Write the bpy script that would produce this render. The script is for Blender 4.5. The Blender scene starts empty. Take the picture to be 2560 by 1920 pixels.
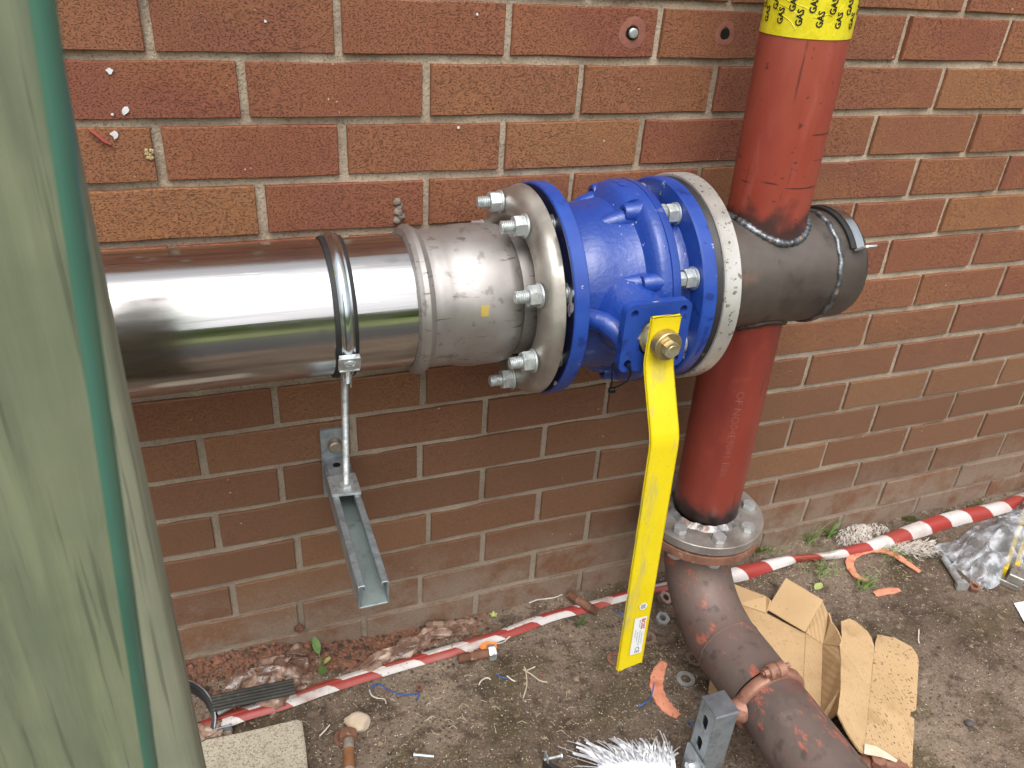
import bpy, bmesh, math, random
from math import pi, sin, cos, radians, atan2, hypot, sqrt, exp
from mathutils import Vector, Matrix, noise
random.seed(7)
D_ = bpy.data
SC = bpy.context.scene
COL = SC.collection

# ------------------------------------------------------------------ camera
R = [[0.935287109345542, -0.3483738486945228, 0.06223893184997503],
     [-0.12225176791042058, -0.48310399055561604, -0.8669861818691322],
     [0.33210318928736104, 0.8032721804313934, -0.4944302537367209]]
CAM = Vector((0.0495, -1.0681, 1.1876))
cd = D_.cameras.new('camera'); cam = D_.objects.new('camera', cd); COL.objects.link(cam)
cam.matrix_world = Matrix(((R[0][0], -R[1][0], -R[2][0], CAM.x), (R[0][1], -R[1][1], -R[2][1], CAM.y),
                           (R[0][2], -R[1][2], -R[2][2], CAM.z), (0, 0, 0, 1)))
cd.sensor_width = 8.96; cd.lens = 8.96 * 1975.2 / 2560
cd.clip_start = 0.02; cd.clip_end = 200
cd.dof.use_dof = True; cd.dof.focus_distance = 1.0; cd.dof.aperture_fstop = 3.0
SC.camera = cam
# ------------------------------------------------------------------ world + sun
SUN_EL, SUN_AZ = radians(58), radians(200)      # azimuth measured clockwise from +y
w = D_.worlds.new('World'); SC.world = w; w.use_nodes = True
nt = w.node_tree; nt.nodes.clear()
sky = nt.nodes.new('ShaderNodeTexSky'); sky.sky_type = 'NISHITA'; sky.sun_disc = False
sky.sun_elevation = SUN_EL; sky.sun_rotation = SUN_AZ
sky.air_density = 1.0; sky.dust_density = 6.0; sky.ozone_density = 1.0
hs = nt.nodes.new('ShaderNodeHueSaturation'); hs.inputs['Saturation'].default_value = 0.12
bg = nt.nodes.new('ShaderNodeBackground'); bg.inputs['Strength'].default_value = 0.15
wo = nt.nodes.new('ShaderNodeOutputWorld')
nt.links.new(sky.outputs[0], hs.inputs['Color']); nt.links.new(hs.outputs[0], bg.inputs[0]); nt.links.new(bg.outputs[0], wo.inputs[0])
ld = D_.lights.new('sun', 'SUN'); ld.energy = .6; ld.angle = radians(60); ld.color = (1, .98, .95)
sun = D_.objects.new('sun', ld); COL.objects.link(sun)
sd = Vector((sin(SUN_AZ) * cos(SUN_EL), cos(SUN_AZ) * cos(SUN_EL), sin(SUN_EL)))
sun.rotation_euler = sd.to_track_quat('Z', 'Y').to_euler(); sun.location = (0, -2, 4)
SC.view_settings.view_transform = 'Standard'; SC.view_settings.look = 'None'
SC.view_settings.gamma = 1; SC.view_settings.exposure = 0.72
SC.render.resolution_x = 1024; SC.render.resolution_y = 768

# ------------------------------------------------------------------ helpers: place
def gp(px, py, z=0.0):
    """ground position (at height z) of a spot read off the photograph on a 2212 px wide copy"""
    u = (px * 1.157324 - 1280) / 1975.2; v = (py * 1.157324 - 960) / 1975.2
    d = Vector([R[0][k] * u + R[1][k] * v + R[2][k] for k in range(3)])
    return CAM + d * ((z - CAM.z) / d.z)
def wp(px, py, y=0.0):
    u = (px * 1.157324 - 1280) / 1975.2; v = (py * 1.157324 - 960) / 1975.2
    d = Vector([R[0][k] * u + R[1][k] * v + R[2][k] for k in range(3)])
    return CAM + d * ((y - CAM.y) / d.y)
def lin(c): return tuple(((x / 255) / 12.92 if x / 255 <= .04045 else ((x / 255 + .055) / 1.055) ** 2.4) for x in c[:3]) + (1,)

# ------------------------------------------------------------------ helpers: materials
class NT:
    def __init__(s, name):
        s.m = D_.materials.new(name); s.m.use_nodes = True; s.t = s.m.node_tree; s.t.nodes.clear()
        s.out = s.n('ShaderNodeOutputMaterial'); s.b = s.n('ShaderNodeBsdfPrincipled'); s.l(s.b.outputs[0], s.out.inputs[0])
        s.tc = s.n('ShaderNodeTexCoord')
    def n(s, t, **k):
        x = s.t.nodes.new(t)
        for a, b in k.items(): setattr(x, a, b)
        return x
    def l(s, a, b): s.t.links.new(a, b)
    def co(s, st=(1, 1, 1), src='Object', off=0, rnd=False):
        mp = s.n('ShaderNodeMapping'); mp.inputs['Scale'].default_value = st; mp.inputs['Location'].default_value = (off, off * .7, off * .3)
        s.l(s.tc.outputs[src], mp.inputs[0])
        if rnd:
            oi = s.n('ShaderNodeObjectInfo'); mu = s.n('ShaderNodeMath', operation='MULTIPLY'); mu.inputs[1].default_value = 37
            s.l(oi.outputs['Random'], mu.inputs[0]); va = s.n('ShaderNodeVectorMath', operation='ADD')
            s.l(mp.outputs[0], va.inputs[0]); s.l(mu.outputs[0], va.inputs[1]); return va.outputs[0]
        return mp.outputs[0]
    def noise(s, sc, st=(1, 1, 1), det=4, off=0, src='Object', rnd=False, rough=.55):
        x = s.n('ShaderNodeTexNoise'); x.inputs['Scale'].default_value = sc; x.inputs['Detail'].default_value = det
        x.inputs['Roughness'].default_value = rough
        s.l(s.co(st, src, off, rnd), x.inputs['Vector']); return x.outputs['Fac']
    def step(s, v, lo, hi, a=0, b=1):
        x = s.n('ShaderNodeMapRange', interpolation_type='SMOOTHSTEP')
        for i, q in enumerate((lo, hi, a, b)): x.inputs[i + 1].default_value = q
        s.l(v, x.inputs[0]); return x.outputs[0]
    def math(s, op, a, b):
        x = s.n('ShaderNodeMath', operation=op)
        for i, q in enumerate((a, b)):
            if isinstance(q, (int, float)): x.inputs[i].default_value = q
            else: s.l(q, x.inputs[i])
        return x.outputs[0]
    def mix(s, f, a, b):
        x = s.n('ShaderNodeMix', data_type='RGBA')
        for i, q in ((0, f), (6, a), (7, b)):
            if isinstance(q, (int, float)): x.inputs[i].default_value = q
            elif isinstance(q, tuple): x.inputs[i].default_value = q
            else: s.l(q, x.inputs[i])
        return x.outputs[2]
    def ramp(s, v, cols):
        x = s.n('ShaderNodeValToRGB'); e = x.color_ramp.elements
        e[0].position = cols[0][0]; e[0].color = cols[0][1]; e[1].position = cols[-1][0]; e[1].color = cols[-1][1]
        for p, c in cols[1:-1]:
            q = e.new(p); q.color = c
        s.l(v, x.inputs[0]); return x.outputs[0]
_off = [0]
def mat(name, cols, scale=20, st=(1, 1, 1), rough=.6, metal=0., layers=(), bump=(), coat=0, spec=.5, rnd=False, rvar=0, src='Object', alpha=None):
    s = NT(name)
    _off[0] += 1.37; o = _off[0]
    cols = [lin(c) for c in cols]
    if len(cols) > 1:
        n = len(cols); c = s.ramp(s.noise(scale, st, 5, o, src, rnd), [(.3 + .4 * i / (n - 1), q) for i, q in enumerate(cols)])
    else: c = cols[0]
    ro = rough; me = metal
    if rvar: ro = s.step(s.noise(scale * 1.7, st, 4, o + 5, src, rnd), .3, .7, max(0, rough - rvar), rough + rvar)
    for L in layers:
        if 'z' in L:      # mask along an axis of the object's own space, edge broken up by noise
            sx = s.n('ShaderNodeSeparateXYZ'); s.l(s.tc.outputs[src], sx.inputs[0])
            q = s.math('ADD', sx.outputs[L.get('ax', 2)], s.math('MULTIPLY', s.math('SUBTRACT', s.noise(L.get('s', 20), L.get('st', (1, 1, 1)), 5, o + 3, src), .5), L.get('amp', .05)))
            f = s.step(q, L['z'][0], L['z'][1])
            if L.get('inv'): f = s.math('SUBTRACT', 1., f)
            if 'f' in L: f = s.math('MULTIPLY', f, L['f'])
        else:
            f = s.step(s.noise(L['s'], L.get('st', (1, 1, 1)), L.get('d', 4), o + L.get('o', 7), src, rnd, L.get('q', .55)), L['lo'], L['hi'], 0, L.get('f', 1))
        if 'and' in L:
            q = L['and']; sx = s.n('ShaderNodeSeparateXYZ'); s.l(s.tc.outputs[src], sx.inputs[0])
            g = s.step(sx.outputs[q.get('ax', 2)], q['z'][0], q['z'][1]); f = s.math('MULTIPLY', f, g)
        if 'c' in L: c = s.mix(f, c, lin(L['c']))
        if 'r' in L:
            x = s.n('ShaderNodeMix'); s.l(f, x.inputs[0])
            if isinstance(ro, (int, float)): x.inputs[2].default_value = ro
            else: s.l(ro, x.inputs[2])
            x.inputs[3].default_value = L['r']; ro = x.outputs[0]
        if 'm' in L:
            x = s.n('ShaderNodeMix'); s.l(f, x.inputs[0])
            if isinstance(me, (int, float)): x.inputs[2].default_value = me
            else: s.l(me, x.inputs[2])
            x.inputs[3].default_value = L['m']; me = x.outputs[0]
        o += 2.1
    for inp, v in (('Base Color', c), ('Roughness', ro), ('Metallic', me)):
        if isinstance(v, (int, float, tuple)): s.b.inputs[inp].default_value = v
        else: s.l(v, s.b.inputs[inp])
    s.b.inputs['Coat Weight'].default_value = coat; s.b.inputs['Specular IOR Level'].default_value = spec
    prev = None
    for B in bump:      # (scale, strength, distance, stretch, lo, hi)
        h = s.noise(B[0], B[3] if len(B) > 3 else (1, 1, 1), 5, o, src, rnd); o += 1.7
        if len(B) > 4: h = s.step(h, B[4], B[5])
        x = s.n('ShaderNodeBump'); x.inputs['Strength'].default_value = B[1]; x.inputs['Distance'].default_value = B[2]
        s.l(h, x.inputs['Height'])
        if prev: s.l(prev, x.inputs['Normal'])
        prev = x.outputs[0]
    if prev: s.l(prev, s.b.inputs['Normal'])
    if alpha is not None: s.b.inputs['Alpha'].default_value = alpha
    s.m['nt'] = 1
    return s.m

# ------------------------------------------------------------------ helpers: objects
def tag(o, label=None, cat=None, group=None, kind=None):
    if label: o['label'] = label
    if cat: o['category'] = cat
    if group: o['group'] = group
    if kind: o['kind'] = kind
    return o
def thing(name, loc, label, cat, group=None):
    o = D_.objects.new(name, None); COL.objects.link(o); o.location = loc; o.empty_display_size = .02
    return tag(o, label, cat, group)
def root_loc(p):
    v = Vector((0, 0, 0))
    while p: v = v + Vector(p.location); p = p.parent
    return v
def obj(name, bm, m, parent=None, smooth=35, origin=None, label=None):
    """link a bmesh built in world coordinates as ONE object; smooth = auto-smooth angle (0 = flat)"""
    me = D_.meshes.new(name)
    if origin is None:
        if parent: origin = root_loc(parent)
        elif bm.verts:
            xs = [v.co for v in bm.verts]
            origin = Vector((sum(v.x for v in xs) / len(xs), sum(v.y for v in xs) / len(xs), min(v.z for v in xs)))
    origin = Vector(origin)
    bmesh.ops.translate(bm, verts=bm.verts, vec=-origin)
    bm.to_mesh(me); bm.free()
    if isinstance(m, (list, tuple)):
        for q in m: me.materials.append(q)
    else: me.materials.append(m)
    if smooth:
        me.shade_smooth(); me.set_sharp_from_angle(angle=radians(smooth))
    o = D_.objects.new(name, me); COL.objects.link(o)
    if parent: o.parent = parent; o.location = origin - root_loc(parent)
    else: o.location = origin
    if label: o['label'] = label
    return o
def inst(name, me, M, parent):
    o = D_.objects.new(name, me); COL.objects.link(o); o.parent = parent
    o.matrix_local = Matrix.Translation(-root_loc(parent)) @ M if parent and not parent.parent else M
    return o
def frame(origin, zdir, xdir=None):
    z = Vector(zdir).normalized()
    x = Vector(xdir) if xdir is not None else (Vector((0, 0, 1)) if abs(z.z) < .9 else Vector((1, 0, 0)))
    x = (x - z * x.dot(z)).normalized(); y = z.cross(x)
    return Matrix(((x.x, y.x, z.x, origin[0]), (x.y, y.y, z.y, origin[1]), (x.z, y.z, z.z, origin[2]), (0, 0, 0, 1)))
def lathe(bm, prof, M=Matrix(), seg=64, closed=False, a0=0, a1=2 * pi, wob=None):
    full = abs(a1 - a0 - 2 * pi) < 1e-6
    n = seg if full else seg + 1; rings = []
    for (h, r) in prof:
        if r < 1e-6: rings.append([bm.verts.new(M @ Vector((0, 0, h)))]); continue
        ring = []
        for k in range(n):
            t = a0 + (a1 - a0) * k / seg; rr = r + (wob(t, h) if wob else 0)
            ring.append(bm.verts.new(M @ Vector((rr * cos(t), rr * sin(t), h))))
        rings.append(ring)
    pairs = list(zip(rings, rings[1:])) + ([(rings[-1], rings[0])] if closed else [])
    for A, B in pairs:
        for k in range(seg):
            j = (k + 1) % n
            f = [A[k % len(A)], A[j % len(A)], B[j % len(B)], B[k % len(B)]]
            q = []
            for v in f:
                if v not in q: q.append(v)
            if len(q) >= 3:
                try: bm.faces.new(q)
                except ValueError: pass
    if not full and closed:
        for k in (0, n - 1):
            try: bm.faces.new([r[k] for r in rings])
            except ValueError: pass
    return rings
def fix(bm): bmesh.ops.recalc_face_normals(bm, faces=bm.faces); return bm
def tube(bm, pts, rad, seg=12, caps=True, flat=1.0):
    pts = [Vector(p) for p in pts]; n = len(pts); rings = []
    up = None
    for i, p in enumerate(pts):
        t = (pts[min(i + 1, n - 1)] - pts[max(i - 1, 0)]).normalized()
        if up is None: up = Vector((0, 0, 1)) if abs(t.z) < .9 else Vector((1, 0, 0))
        up = (up - t * up.dot(t)).normalized(); s = t.cross(up)
        r = rad[i] if isinstance(rad, (list, tuple)) else rad
        rings.append([bm.verts.new(p + s * r * cos(2 * pi * k / seg) + up * r * flat * sin(2 * pi * k / seg)) for k in range(seg)])
    for A, B in zip(rings, rings[1:]):
        for k in range(seg): bm.faces.new((A[k], A[(k + 1) % seg], B[(k + 1) % seg], B[k]))
    if caps: bm.faces.new(rings[0][::-1]); bm.faces.new(rings[-1])
    return rings
def box(bm, c, s, M=None, bev=0, seg=1):
    r = bmesh.ops.create_cube(bm, size=1)
    vs = r['verts']
    for v in vs: v.co = Vector((v.co.x * s[0], v.co.y * s[1], v.co.z * s[2]))
    if bev:
        es = list({e for v in vs for e in v.link_edges})
        q = bmesh.ops.bevel(bm, geom=es, offset=bev, segments=seg, affect='EDGES', profile=.5)
        vs = list({v for f in q['faces'] for v in f.verts} | {v for v in vs if v.is_valid})
    T = (M or Matrix()) @ Matrix.Translation(Vector(c))
    for v in vs: v.co = T @ v.co
    return vs
def prism(bm, poly, z0, z1, M=Matrix(), holes=()):
    """extruded polygon in local xy; holes: loops bridged with triangle fill"""
    edges = []; loops = []
    for lp in [poly] + list(holes):
        vs = [bm.verts.new(M @ Vector((p[0], p[1], z1))) for p in lp]; loops.append(vs)
        for a, b in zip(vs, vs[1:] + vs[:1]): edges.append(bm.edges.new((a, b)))
    r = bmesh.ops.triangle_fill(bm, use_beauty=True, use_dissolve=False, edges=edges)
    top = [g for g in r['geom'] if isinstance(g, bmesh.types.BMFace)]
    d = (M.to_3x3() @ Vector((0, 0, z0 - z1)))
    ex = bmesh.ops.extrude_face_region(bm, geom=top, use_keep_orig=True)
    for g in ex['geom']:
        if isinstance(g, bmesh.types.BMVert): g.co += d
    return top
def circ(cx, cy, r, n=20, st=(1, 1)): return [(cx + r * st[0] * cos(2 * pi * k / n), cy + r * st[1] * sin(2 * pi * k / n)) for k in range(n)]
def rrect(w, h, r, n=4):
    P = []
    for sx, sy, a in ((1, 1, 0), (-1, 1, 90), (-1, -1, 180), (1, -1, 270)):
        for k in range(n + 1):
            t = radians(a + 90 * k / n); P.append((sx * (w / 2 - r) + r * cos(t), sy * (h / 2 - r) + r * sin(t)))
    return P
def hexprof(bm, af, h, M, hole=0, z0=0):
    """hex nut / bolt head with chamfered corners"""
    rc = af / sqrt(3); rings = []
    for z, f in ((0, .93), (h * .13, 1), (h * .87, 1), (h, .93)):
        ring = []
        for k in range(24):
            t = 2 * pi * k / 24; a = (t % (pi / 3)) - pi / 6
            rr = (af / 2) / cos(a)
            if f < 1: rr = min(rr, rc * .93)
            ring.append(bm.verts.new(M @ Vector((rr * cos(t), rr * sin(t), z0 + z))))
        rings.append(ring)
    for A, B in zip(rings, rings[1:]):
        for k in range(24): bm.faces.new((A[k], A[(k + 1) % 24], B[(k + 1) % 24], B[k]))
    if hole:
        for ring, z in ((rings[0], 0), (rings[-1], h)):
            inner = [bm.verts.new(M @ Vector((hole * cos(2 * pi * k / 24), hole * sin(2 * pi * k / 24), z0 + z))) for k in range(24)]
            for k in range(24): bm.faces.new((ring[k], ring[(k + 1) % 24], inner[(k + 1) % 24], inner[k]))
            if z == 0: low = inner
            else:
                for k in range(24): bm.faces.new((low[k], low[(k + 1) % 24], inner[(k + 1) % 24], inner[k]))
    else:
        bm.faces.new(rings[0][::-1]); bm.faces.new(rings[-1])
def threaded(bm, r, z0, z1, M, pitch=.002, seg=20, chamfer=True):
    n = max(2, int((z1 - z0) / pitch)); pr = [(z0, 0), (z0, r * .86)]
    for k in range(n):
        z = z0 + (z1 - z0) * (k + .5) / n; p = (z1 - z0) / n
        pr += [(z - p * .25, r), (z + p * .0, r), (z + p * .3, r * .82)]
    pr += [(z1, r * .8), (z1, 0)]
    lathe(bm, pr, M, seg)
def text_verts(s, size, bold=0.0, ext=0):
    cu = D_.curves.new('t', 'FONT'); cu.body = s; cu.size = size; cu.offset = bold * size; cu.align_x = 'CENTER'; cu.align_y = 'CENTER'; cu.resolution_u = 2
    o = D_.objects.new('t', cu); COL.objects.link(o)
    dg = bpy.context.evaluated_depsgraph_get(); me = o.evaluated_get(dg).to_mesh()
    vs = [v.co.copy() for v in me.vertices]; fs = [tuple(p.vertices) for p in me.polygons]
    o.evaluated_get(dg).to_mesh_clear(); D_.objects.remove(o); D_.curves.remove(cu)
    return vs, fs
_tc = {}
def text(bm, s, size, fn, bold=0.0):
    k = (s, size, bold)
    if k not in _tc: _tc[k] = text_verts(s, size, bold)
    vs, fs = _tc[k]; nv = [bm.verts.new(fn(v)) for v in vs]
    for f in fs:
        try: bm.faces.new([nv[i] for i in f])
        except ValueError: pass
def nz(p, s=1.0, o=0): return noise.noise(Vector(p) * s + Vector((o, o * 1.3, o * .7)))

# ------------------------------------------------------------------ materials
m_brick = None
def brick_material():
    s = NT('brick')
    s.tc2 = s.n('ShaderNodeNewGeometry')
    oi = s.n('ShaderNodeObjectInfo')
    base = s.ramp(oi.outputs['Random'], [(0, lin((132, 84, 64))), (.3, lin((142, 96, 68))), (.6, lin((134, 80, 62))), (1, lin((150, 106, 72)))])
    c = s.mix(s.step(s.noise(7, (1, 1, 1.5), 3, 0, 'Object', True), .45, .65, 0, .4), base, lin((154, 105, 68)))
    c = s.mix(s.step(s.noise(9, (1, 1, 1), 3, 9, 'Object', True), .5, .7, 0, .35), c, lin((136, 84, 69)))
    # lower courses: browner and darker towards the bottom, smoother, grey dust near the ground
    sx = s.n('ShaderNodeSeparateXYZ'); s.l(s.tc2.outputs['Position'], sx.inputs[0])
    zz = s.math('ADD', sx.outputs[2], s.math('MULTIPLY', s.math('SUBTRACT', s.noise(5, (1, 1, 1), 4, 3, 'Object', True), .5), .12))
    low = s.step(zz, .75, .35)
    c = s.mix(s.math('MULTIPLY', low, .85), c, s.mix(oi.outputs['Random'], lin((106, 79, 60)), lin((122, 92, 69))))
    gr = s.math('MULTIPLY', s.step(zz, .24, .06), s.step(s.noise(14, (1, 1, 1), 6, 4, 'Object', True, .7), .32, .60))
    c = s.mix(s.math('MULTIPLY', gr, .7), c, lin((146, 134, 120)))
    grain = s.noise(260, (1, 1, 1.6), 3, 1, 'Object', True)
    c = s.mix(s.step(grain, .35, .65, 0, .3), c, lin((96, 58, 44)))
    pit = s.step(s.noise(520, (.7, 1, 1.3), 2, 2, 'Object', True), .54, .68)
    pm = s.math('MULTIPLY', pit, s.step(zz, .35, .85, .3, 1))
    c = s.mix(s.math('MULTIPLY', pm, .32), c, lin((54, 32, 26)))
    fl = s.step(s.noise(120, (1, 1, 1), 2, 6, 'Object', True), .765, .79)
    c = s.mix(fl, c, lin((205, 180, 155)))
    s.l(c, s.b.inputs['Base Color']); s.b.inputs['Roughness'].default_value = .82; s.b.inputs['Specular IOR Level'].default_value = .3
    b1 = s.n('ShaderNodeBump'); b1.inputs['Strength'].default_value = 1; b1.inputs['Distance'].default_value = .0016; b1.invert = True; s.l(pm, b1.inputs['Height'])
    b2 = s.n('ShaderNodeBump'); b2.inputs['Strength'].default_value = .5; b2.inputs['Distance'].default_value = .0006
    s.l(grain, b2.inputs['Height']); s.l(b1.outputs[0], b2.inputs['Normal'])
    b3 = s.n('ShaderNodeBump'); b3.inputs['Strength'].default_value = .5; b3.inputs['Distance'].default_value = .003
    s.l(s.noise(18, (1, 1, 1), 3, 8, 'Object', True), b3.inputs['Height']); s.l(b2.outputs[0], b3.inputs['Normal'])
    s.l(b3.outputs[0], s.b.inputs['Normal'])
    return s.m
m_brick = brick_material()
m_mortar = mat('mortar', [(150, 134, 116), (176, 160, 140), (190, 176, 156)], 12, rough=.9, spec=.2,
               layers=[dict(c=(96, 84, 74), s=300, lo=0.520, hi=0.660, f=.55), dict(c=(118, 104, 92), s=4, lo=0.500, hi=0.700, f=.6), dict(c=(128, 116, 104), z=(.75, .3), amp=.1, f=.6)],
               bump=[(300, 1, .002), (70, .8, .003)])
m_ground = mat('soil', [(90, 77, 66), (114, 99, 86), (138, 122, 106)], 3.2, rough=.95, spec=.15,
               layers=[dict(c=(70, 62, 38), s=8, lo=0.48, hi=0.64, f=.65, d=9), dict(c=(58, 46, 38), s=26, lo=0.500, hi=0.680, f=.65),
                       dict(c=(150, 134, 116), s=70, lo=0.560, hi=0.718, f=.5), dict(c=(66, 54, 46), s=190, lo=0.520, hi=0.660, f=.6), dict(c=(205, 192, 172), s=330, lo=0.655, hi=0.691, f=.8)],
               bump=[(220, 1, .0025), (60, 1, .005)])
m_dust = mat('brick_dust', [(112, 80, 64), (130, 94, 76), (92, 70, 58)], 30, rough=.95, spec=.1, layers=[dict(c=(70, 50, 42), s=60, lo=0.500, hi=0.700, f=.6)], bump=[(180, 1, .003)])
m_stain = mat('stainless', [(190, 188, 188), (200, 198, 198)], 6, (1, 6, 6), rough=.16, metal=1, rvar=.05,
              layers=[dict(c=(232, 230, 228), s=90, st=(.15, 1, 1), lo=0.655, hi=0.751, f=.5, r=.35), dict(c=(110, 102, 98), s=34, st=(.5, 1, 1), lo=0.575, hi=0.751, f=.35, r=.32), dict(c=(160, 156, 154), s=150, st=(.02, 1, 1), lo=.5, hi=.62, f=.4, r=.24)], bump=[(90, .1, .001, (.03, 1, 1)), (45, .35, .0012, (.012, 1, 1)), (14, .2, .002, (.03, 1, 1))])
m_stain2 = mat('satin_stainless', [(156, 150, 147), (182, 177, 174)], 14, rough=.46, metal=.8, rvar=.06,
               layers=[dict(c=(112, 104, 100), s=60, lo=0.580, hi=0.678, f=.5, r=.5), dict(c=(84, 76, 72), s=70, st=(.3, 1, 3), lo=0.635, hi=0.680, f=.6)], bump=[(25, .12, .002)])
m_flange_ss = mat('pressed_steel', [(150, 144, 136), (180, 174, 166), (140, 134, 126)], 11, rough=.42, metal=.8, rvar=.08,
                  layers=[dict(c=(112, 98, 86), s=24, lo=0.560, hi=0.750, f=.5, r=.5)], bump=[(16, .2, .002), (90, .08, .001)])
m_zinc = mat('zinc', [(176, 182, 184), (208, 212, 212), (158, 164, 166)], 60, rough=.42, metal=.72, rvar=.1, layers=[dict(c=(112, 112, 106), s=120, lo=0.575, hi=0.701, f=.4, r=.6)], bump=[(200, .15, .0006)])
m_zincs = mat('bright_zinc', [(186, 194, 200), (206, 212, 216)], 60, rough=.2, metal=1, bump=[(60, .08, .001)])
m_zinc_y = mat('yellow_zinc', [(190, 180, 146), (204, 196, 168), (176, 160, 118)], 50, rough=.4, metal=.8, bump=[(150, .15, .0006)])
m_brass = mat('brass', [(190, 172, 128), (172, 150, 106)], 40, rough=.38, metal=.85, rvar=.06, layers=[dict(c=(120, 96, 60), s=70, lo=0.580, hi=0.728, f=.5)])
m_galv = mat('galvanised', [(132, 138, 142), (160, 166, 170), (118, 124, 128)], 30, rough=.45, metal=.6, rvar=.08,
             layers=[dict(c=(96, 100, 104), s=70, st=(1, 1, .4), lo=0.550, hi=0.750, f=.5, r=.6), dict(c=(196, 200, 200), s=120, lo=0.635, hi=0.701, f=.5)], bump=[(120, .2, .0008)])
m_galv_in = mat('galvanised_inside', [(158, 172, 170), (184, 196, 194)], 16, rough=.5, metal=.6, layers=[dict(c=(122, 128, 124), s=50, lo=0.560, hi=0.698, f=.5)], bump=[(100, .2, .0008)])
m_blue = mat('blue_paint', [(26, 56, 132), (34, 68, 150)], 14, rough=.32, spec=.5, rvar=.05, coat=.25,
             layers=[dict(c=(118, 122, 170), s=42, lo=0.635, hi=0.731, f=.45, r=.55), dict(c=(190, 176, 168), s=150, lo=0.690, hi=0.721, f=.75, r=.6)], bump=[(170, .45, .0016), (22, .3, .002)])
m_blue_s = mat('blue_machined', [(26, 58, 136), (36, 72, 156)], 20, rough=.4, rvar=.06, coat=.15,
               layers=[dict(c=(206, 198, 190), s=60, st=(.5, 1, 1), lo=0.675, hi=0.711, f=.8, r=.6), dict(c=(16, 22, 70), s=50, lo=0.595, hi=0.670, f=.5)], bump=[(90, .1, .001)])
m_darkface = mat('dark_seal_face', [(14, 16, 34), (24, 26, 40)], 30, rough=.4)
m_dkface2 = mat('dark_navy_face', [(10, 14, 44), (16, 20, 60)], 30, rough=.45, layers=[dict(c=(190, 190, 196), s=40, st=(1, 1, .5), lo=.64, hi=.67, f=.8)])
m_blackface = mat('black_gasket', [(26, 24, 24), (48, 44, 42)], 30, rough=.5, layers=[dict(c=(120, 96, 76), s=60, lo=0.615, hi=0.701, f=.5)], bump=[(80, .3, .001)])
m_steel = mat('mill_steel', [(76, 68, 63), (100, 92, 86), (84, 75, 70)], 9, rough=.44, metal=.55, rvar=.08,
              layers=[dict(c=(128, 92, 70), s=16, lo=0.595, hi=0.751, f=.45, r=.7, m=.1), dict(c=(40, 36, 34), s=30, lo=0.550, hi=0.750, f=.5), dict(c=(140, 132, 126), s=55, st=(.2, 1, 1), lo=0.675, hi=0.731, f=.4)], bump=[(70, .15, .001), (260, .1, .0005)])
m_flange_st = mat('weathered_flange', [(150, 144, 138), (186, 182, 176), (216, 214, 210)], 9, rough=.4, metal=.5, rvar=.08,
                  layers=[dict(c=(70, 60, 54), s=120, lo=0.595, hi=0.650, f=.8, r=.7, m=.2), dict(c=(176, 112, 60), s=28, lo=0.635, hi=0.711, f=.7, r=.8, m=0)], bump=[(140, .3, .001)])
m_weld = mat('weld', [(70, 72, 76), (128, 132, 136), (52, 50, 50)], 60, rough=.38, metal=.8, layers=[dict(c=(150, 92, 52), s=60, lo=0.575, hi=0.691, f=.6, m=0, r=.8)], bump=[(160, .7, .002)])
RED = [(148, 68, 50), (138, 58, 44), (154, 80, 64)]
m_red = mat('red_oxide_paint', RED, 7, (1, 1, .35), rough=.42, rvar=.07, spec=.45,
            layers=[dict(c=(66, 34, 32), s=90, st=(1, 1, .06), lo=0.655, hi=0.70, f=.6, q=.6), dict(c=(50, 28, 26), s=70, st=(.12, .12, 1.6), lo=0.67, hi=0.70, f=.75),
                    dict(c=(170, 96, 88), s=30, st=(1, 1, .2), lo=0.575, hi=0.751, f=.4), dict(c=(74, 40, 36), s=90, lo=0.655, hi=0.691, f=.8),
                    dict(c=(46, 36, 34), z=(.155, .118), amp=.09, s=30, f=.9, r=.6)], bump=[(60, .1, .001)])
m_red2 = mat('red_oxide_paint_lower', [(116, 46, 36), (128, 54, 42), (104, 38, 32)], 7, (1, 1, .35), rough=.4, rvar=.07,
             layers=[dict(c=(50, 26, 24), s=80, st=(1, 1, .08), lo=0.65, hi=0.69, f=.6), dict(c=(158, 72, 54), s=18, lo=0.580, hi=0.778, f=.5), dict(c=(26, 22, 22), z=(.045, .012), amp=.06, s=26, f=.96, r=.35)], bump=[(60, .1, .001)])
m_yellow = mat('yellow_paint', [(208, 186, 12), (220, 198, 24)], 12, rough=.38, rvar=.05, coat=.1,
               layers=[dict(c=(150, 142, 110), s=26, st=(1, 1, .25), lo=0.560, hi=0.700, f=.55, r=.6, o=3.3), dict(c=(120, 104, 70), s=260, lo=0.675, hi=0.711, f=.6)], bump=[(90, .12, .001)])
m_tape_y = mat('yellow_gas_tape', [(200, 186, 16), (216, 202, 40), (192, 178, 14)], 60, rough=.3, spec=.6, bump=[(24, .35, .002, (1, 1, 1.4)), (90, .25, .001)])
m_ink = mat('black_print', [(14, 14, 14)], rough=.5)
m_white_ink = mat('white_print', [(134, 72, 62)], rough=.6)
m_redink = mat('red_print', [(180, 20, 40)], rough=.5)
m_label = mat('white_label', [(216, 218, 218)], rough=.45)
m_rubber = mat('black_rubber', [(26, 26, 27), (44, 43, 42)], 40, rough=.6, bump=[(120, .3, .001)])
m_rubber_g = mat('ribbed_rubber', [(38, 38, 36), (70, 68, 62)], 22, rough=.7, layers=[dict(c=(96, 90, 80), s=90, lo=0.580, hi=0.698, f=.5)], bump=[(120, .4, .001)])
m_plastic_b = mat('black_plastic', [(16, 16, 17)], rough=.3)
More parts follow.
